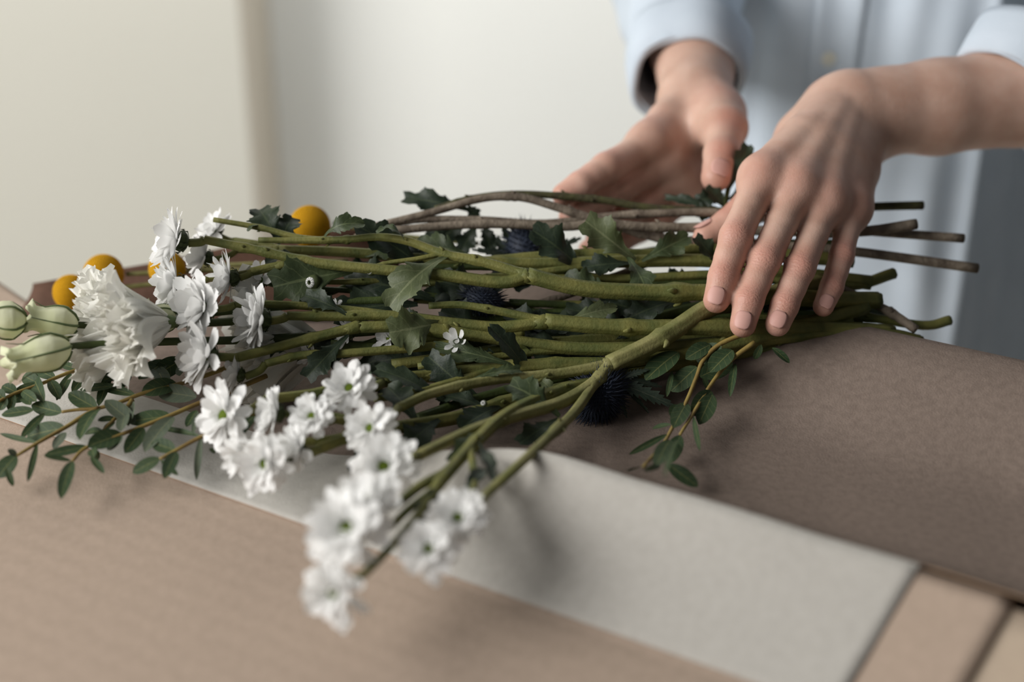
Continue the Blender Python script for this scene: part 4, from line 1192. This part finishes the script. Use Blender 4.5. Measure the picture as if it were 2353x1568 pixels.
def surface_net(f, gx, gy, gz):
    ins = f < 0
    nx, ny, nz = f.shape
    c = np.zeros((nx - 1, ny - 1, nz - 1), np.int8)
    offs = [(i, j, k) for i in (0, 1) for j in (0, 1) for k in (0, 1)]
    for i, j, k in offs:
        c += ins[i:nx - 1 + i, j:ny - 1 + j, k:nz - 1 + k]
    cells = np.argwhere((c > 0) & (c < 8))
    idm = -np.ones(c.shape, np.int32)
    idm[tuple(cells.T)] = np.arange(len(cells))
    vals = {o: f[cells[:, 0] + o[0], cells[:, 1] + o[1], cells[:, 2] + o[2]].astype(float) for o in offs}
    G = (gx, gy, gz)
    cor = lambda o: np.stack([G[a][cells[:, a] + o[a]] for a in range(3)], 1)
    acc = np.zeros((len(cells), 3))
    cnt = np.zeros(len(cells))
    for o in offs:
        for a in range(3):
            if o[a] == 0:
                o2 = tuple(o[b] + (1 if b == a else 0) for b in range(3))
                va, vb = vals[o], vals[o2]
                m_ = (va < 0) != (vb < 0)
                t = np.where(m_, va / (va - vb + 1e-15), 0)
                pa, pb = cor(o), cor(o2)
                acc += np.where(m_[:, None], pa + (pb - pa) * t[:, None], 0)
                cnt += m_
    V = acc / cnt[:, None]
    faces = []
    for a in range(3):
        b, c_ = (a + 1) % 3, (a + 2) % 3
        s0 = [slice(None)] * 3
        s1 = [slice(None)] * 3
        s0[a], s1[a] = slice(0, -1), slice(1, None)
        A, B = ins[tuple(s0)], ins[tuple(s1)]
        E_ = np.argwhere(A != B)
        ok = np.ones(len(E_), bool)
        for ax_ in (b, c_):
            ok &= (E_[:, ax_] > 0) & (E_[:, ax_] < f.shape[ax_] - 1)
        E_ = E_[ok]
        flip = A[tuple(E_.T)]
        q = []
        for db, dc in ((-1, -1), (0, -1), (0, 0), (-1, 0)):
            I = E_.copy()
            I[:, b] += db
            I[:, c_] += dc
            q.append(idm[tuple(I.T)])
        q = np.stack(q, 1)
        q[~flip] = q[~flip][:, ::-1]
        faces.append(q)
    Fq = np.concatenate(faces)
    return V, Fq[(Fq >= 0).all(1)]
BV, BF = surface_net(FIELD, GX, GY, GZ)
del FIELD
# a few rounds of smoothing to even the grid out
E2 = np.concatenate([BF[:, [0, 1]], BF[:, [1, 2]], BF[:, [2, 3]], BF[:, [3, 0]]])
for it in range(3):
    acc = np.zeros_like(BV)
    cnt = np.zeros(len(BV))
    for a, b in ((0, 1), (1, 0)):
        for q in range(3):
            acc[:, q] += np.bincount(E2[:, a], BV[E2[:, b], q], len(BV))
        cnt += np.bincount(E2[:, a], minlength=len(BV))
    BV = BV * 0.5 + 0.5 * acc / np.maximum(cnt, 1)[:, None]
me = bpy.data.meshes.new('body')
pb = np.array(PERSON.location)
me.from_pydata((BV - pb).tolist(), [], BF.tolist())
me.materials.append(M['skin'])
me.polygons.foreach_set('use_smooth', [True] * len(me.polygons))
red = np.zeros(len(BV))
for p, s_, a_ in RED:
    red = np.maximum(red, a_ * np.exp(-((BV - p) ** 2).sum(1) / (2 * s_ * s_)))
at = me.attributes.new('redness', 'FLOAT', 'POINT')
at.data.foreach_set('value', red.astype(np.float32))
cre, alo = np.zeros(len(BV)), np.zeros(len(BV))
for p, ax_, s_ in CREASE:
    w_ = np.exp(-((BV - p) ** 2).sum(1) / (2 * s_ * s_))
    alo = np.where(w_ > cre, (BV - p) @ ax_, alo)
    cre = np.maximum(cre, w_)
me.attributes.new('crease', 'FLOAT', 'POINT').data.foreach_set('value', cre.astype(np.float32))
me.attributes.new('along', 'FLOAT', 'POINT').data.foreach_set('value', alo.astype(np.float32))
me.update()
body = obj('body', me, PERSON)
body['label'] = 'bare forearms and hands'
for c, ax_, n, R_, nw in NAILS:
    y = np.cross(n, ax_)
    m_, k_ = 9, 9
    V = []
    ln, half = R_ * 1.35, 0.68 * nw
    for i in range(m_):
        s = -1 + 2 * i / (m_ - 1)
        wd = math.sqrt(max(0.02, 1 - (abs(s) ** 2.5)))
        for j in range(k_):
            q = (-1 + 2 * j / (k_ - 1)) * half * (0.35 + 0.65 * wd)
            rr_ = R_ * (1.015 + 0.03 * (1 - abs(s)) - 0.05 * (s > 0.3) * (s - 0.3))
            V.append(c + ax_ * (s * ln * 0.5) + (n * math.cos(q * 1.05) + y * math.sin(q * 1.05)) * rr_ - pb)
    o = obj('fingernail', mesh('fingernail', V, grid_faces(m_, k_), M['nail']), body)
    so = o.modifiers.new('thickness', 'SOLIDIFY')
    so.thickness, so.offset = 0.0006, -1

# ------------------------------------------------------------------ shirt and trousers
def cloth(name, V, m_, k_, wrap, parent, material=None, thick=0.0012, label=None):
    o = obj(name, mesh(name, np.asarray(V) - pb, grid_faces(m_, k_, wrap), material or M['shirt']), parent)
    so = o.modifiers.new('thickness', 'SOLIDIFY')
    so.thickness, so.offset = thick, -1
    if label:
        o['label'] = label
    return o
# torso: horizontal sections, front turned a little to the window
sec = np.array([(0.172, 1.16), (0.174, 1.122), (0.188, 1.098), (0.22, 1.080), (0.26, 1.063), (0.30, 1.047), (0.338, 1.034), (0.352, 1.031), (0.360, 1.042), (0.40, 1.09), (0.46, 1.155), (0.51, 1.23), (0.45, 1.30), (0.30, 1.30), (0.22, 1.27), (0.185, 1.22), (0.172, 1.16)])
Qs = spline(np.c_[sec, np.zeros(len(sec))], 10)[:-1]
kk = len(Qs)
zs = np.linspace(-0.24, 0.56, 70)
ctr = np.array([0.30, 1.17, 0])
V = []
nrm2 = np.gradient(Qs, axis=0)
nrm2 = np.stack([nrm2[:, 1], -nrm2[:, 0], np.zeros(kk)], 1)
nrm2 /= np.linalg.norm(nrm2, axis=1)[:, None]
arc = np.concatenate([[0], np.cumsum(np.linalg.norm(np.diff(Qs, axis=0), axis=1))])
for z in zs:
    g = 1 + 0.05 * np.clip((-z) / 0.24, 0, 1)
    fold = (0.0045 + 0.003 * np.exp(-(arc / 0.09) ** 2)) * np.sin(arc * 95 + z * 6 + 0.8) * np.sin(arc * 31 + 1.1 + z * 2) + 0.003 * np.sin(arc * 170 - z * 9) * np.sin(z * 7 + arc * 20)
    fold = fold + 0.006 * np.exp(-((arc - 0.078 - 0.05 * (z - 0.1)) / 0.010) ** 2) * np.clip(z + 0.2, 0, 0.4)
    top = 1 - 0.55 * np.clip((z - 0.47) / 0.09, 0, 1) ** 2
    P = ctr + (Qs - ctr) * g * top + nrm2 * fold[:, None]
    P[:, 2] = z
    V.append(P)
V = np.concatenate(V)
shirt = cloth('shirt', V, len(zs), kk, True, PERSON, label='pale blue cotton shirt with rolled cuffs')
# placket strip with a stitched edge and buttons, following the front
def front_pt(x_, z, off):
    row = int(np.argmin(np.abs(zs - z)))
    P = V[row * kk:(row + 1) * kk]
    fr = P[(P[:, 1] < 1.13) & (P[:, 0] < 0.35)]
    o_ = np.argsort(fr[:, 0])
    return np.array([x_, np.interp(x_, fr[o_, 0], fr[o_, 1]) - off, z])
W_ = []
zz = np.linspace(-0.2, 0.5, 40)
for z in zz:
    x0 = 0.243 + 0.020 * (z - 0.05)
    for q in np.linspace(-0.017, 0.017, 7):
        W_.append(front_pt(x0 + q, z, 0.0022 + 0.0012 * (abs(q) < 0.016)))
cloth('placket', W_, 40, 7, False, shirt)
for bz in (0.006, 0.098, 0.19, 0.28, 0.37):
    x0 = 0.243 + 0.020 * (bz - 0.05) - 0.003
    c = front_pt(x0, bz, 0.0045)
    mb_ = MB()
    a = np.arange(16) / 16 * 2 * math.pi
    rings = [(.0005, .0002), (.0018, .0002), (.0022, .0008), (.0046, .0010), (.0054, .0004), (.0054, -.0012)]
    mb_.add([c + np.array([r_ * math.cos(q), -h_, r_ * math.sin(q)]) - pb for r_, h_ in rings for q in a], grid_faces(len(rings), 16, True))
    obj('button', mesh('button', mb_.verts(), mb_.f, M['button']), shirt)
def sleeve(name, ctrl, parent, seed, nfold=0.12, seg=56, n=10, tilt=None, label=None):
    """sleeve tube: control points with radii, creased by travelling folds"""
    Q = spline(np.array([list(p) + [r] for p, r in ctrl]), n)
    P, R = Q[:, :3], Q[:, 3]
    r = np.random.default_rng(seed)
    ph = r.random(6) * 6
    T = np.gradient(P, axis=0)
    T /= np.linalg.norm(T, axis=1)[:, None]
    if tilt is not None:
        T[0] = unit(tilt)
        for q in range(1, 7):
            w = q / 7
            T[q] = unit(unit(tilt) * (1 - w) + T[q] * w)
    x = unit(np.cross(T[0], (0.1, 0.2, 1)))
    V_ = []
    m__ = len(P)
    for i in range(m__):
        x = unit(x - T[i] * (x @ T[i]))
        y = np.cross(T[i], x)
        s = i / (m__ - 1)
        for j in range(seg):
            a = 2 * math.pi * j / seg
            f = nfold * smooth(0.0, 0.25, s) * (0.6 * math.sin(3 * a + 9 * s + ph[0]) + 0.5 * math.sin(2 * a - 14 * s + ph[1]) + 0.35 * math.sin(5 * a + 21 * s + ph[2])) + 0.03 * math.sin(2 * a + ph[3])
            V_.append(P[i] + (x * math.cos(a) + y * math.sin(a)) * R[i] * (1 + f))
    return cloth(name, V_, m__, seg, True, parent, None, 0.0014, label), (P, T, R)
def cuff_ring(ctrl0, axis_, r0, r1, depth, seed, parent):
    """rolled cuff: a doubled band round the sleeve opening"""
    ax_ = unit(axis_)
    x = unit(np.cross(ax_, (0.1, 0.2, 1)))
    y = np.cross(ax_, x)
    r = np.random.default_rng(seed)
    ph = r.random(3) * 6
    prof = [(0.0, -0.0035), (-0.0012, -0.001), (0.0, 0.0018), (depth * 0.4, 0.003), (depth * 0.8, 0.0034), (depth, 0.0028), (depth * 1.02, 0.0)]
    V_ = []
    for d_, e_ in prof:
        for j in range(56):
            a = 2 * math.pi * j / 56
            rr_ = (r0 + (r1 - r0) * d_ / depth) * (1 + 0.045 * math.sin(2 * a + ph[0]) + 0.03 * math.sin(5 * a + ph[1])) + e_
            V_.append(ctrl0 + ax_ * (d_ + 0.0015 * math.sin(3 * a + ph[2])) + (x * math.cos(a) + y * math.sin(a)) * rr_)
    return cloth('cuff', V_, len(prof), 56, True, parent, None, 0.001)
c2 = D(1577, 186, .966)
ax2 = unit(0.55 * unit(D(1560, 40, 1.06) - c2) + facing(0.12, 0.75, -0.55))
s2, _ = sleeve('sleeve', [(c2, .0365), (D(1572, 110, .995), .040), (D(1560, 30, 1.04), .044), (D(1548, -85, 1.11), .054), (np.array([0.115, 1.155, 0.33]), .056), (np.array([0.165, 1.165, 0.47]), .066), (np.array([0.235, 1.165, 0.53]), .065)], shirt, 4, 0.15, tilt=ax2)
cuff_ring(c2, ax2, .0370, .0410, .040, 6, shirt)
c1 = D(2318, 216, .892)
ax1 = unit(unit(D(2560, 190, .905) - D(2353, 215, .890)) + facing(0.0, 0.32, 0))
s1, _ = sleeve('sleeve', [(c1, .0385), (D(2420, 200, .897), .043), (D(2560, 186, .908), .050), (ELB1 + np.array([0.004, 0.004, 0.002]), .056), (0.5 * (ELB1 + SH1) + np.array([0, 0.0, 0.0]), .058), (SH1 + np.array([-0.01, 0, -0.03]), .066), (SH1 + np.array([-0.08, 0.02, 0.03]), .065)], shirt, 8, 0.09, tilt=ax1)
cuff_ring(c1, ax1, .0390, .0420, .032, 7, shirt)
# trousers: two legs under a waist, down to the floor
for sx in (-1, 1):
    sleeve_ctrl = [(np.array([0.305 + sx * 0.085, 1.17, FLOOR_Z + 0.012]), .065), (np.array([0.305 + sx * 0.08, 1.17, -0.45]), .075), (np.array([0.305 + sx * 0.055, 1.19, -0.18]), .07)]
    Q = spline(np.array([list(p) + [r] for p, r in sleeve_ctrl]), 8)
    mb_ = MB()
    tube(mb_, Q[:, :3], Q[:, 3], 24)
    obj('trouser_leg', mesh('trouser_leg', mb_.verts() - pb, mb_.f, M['trousers']), PERSON)
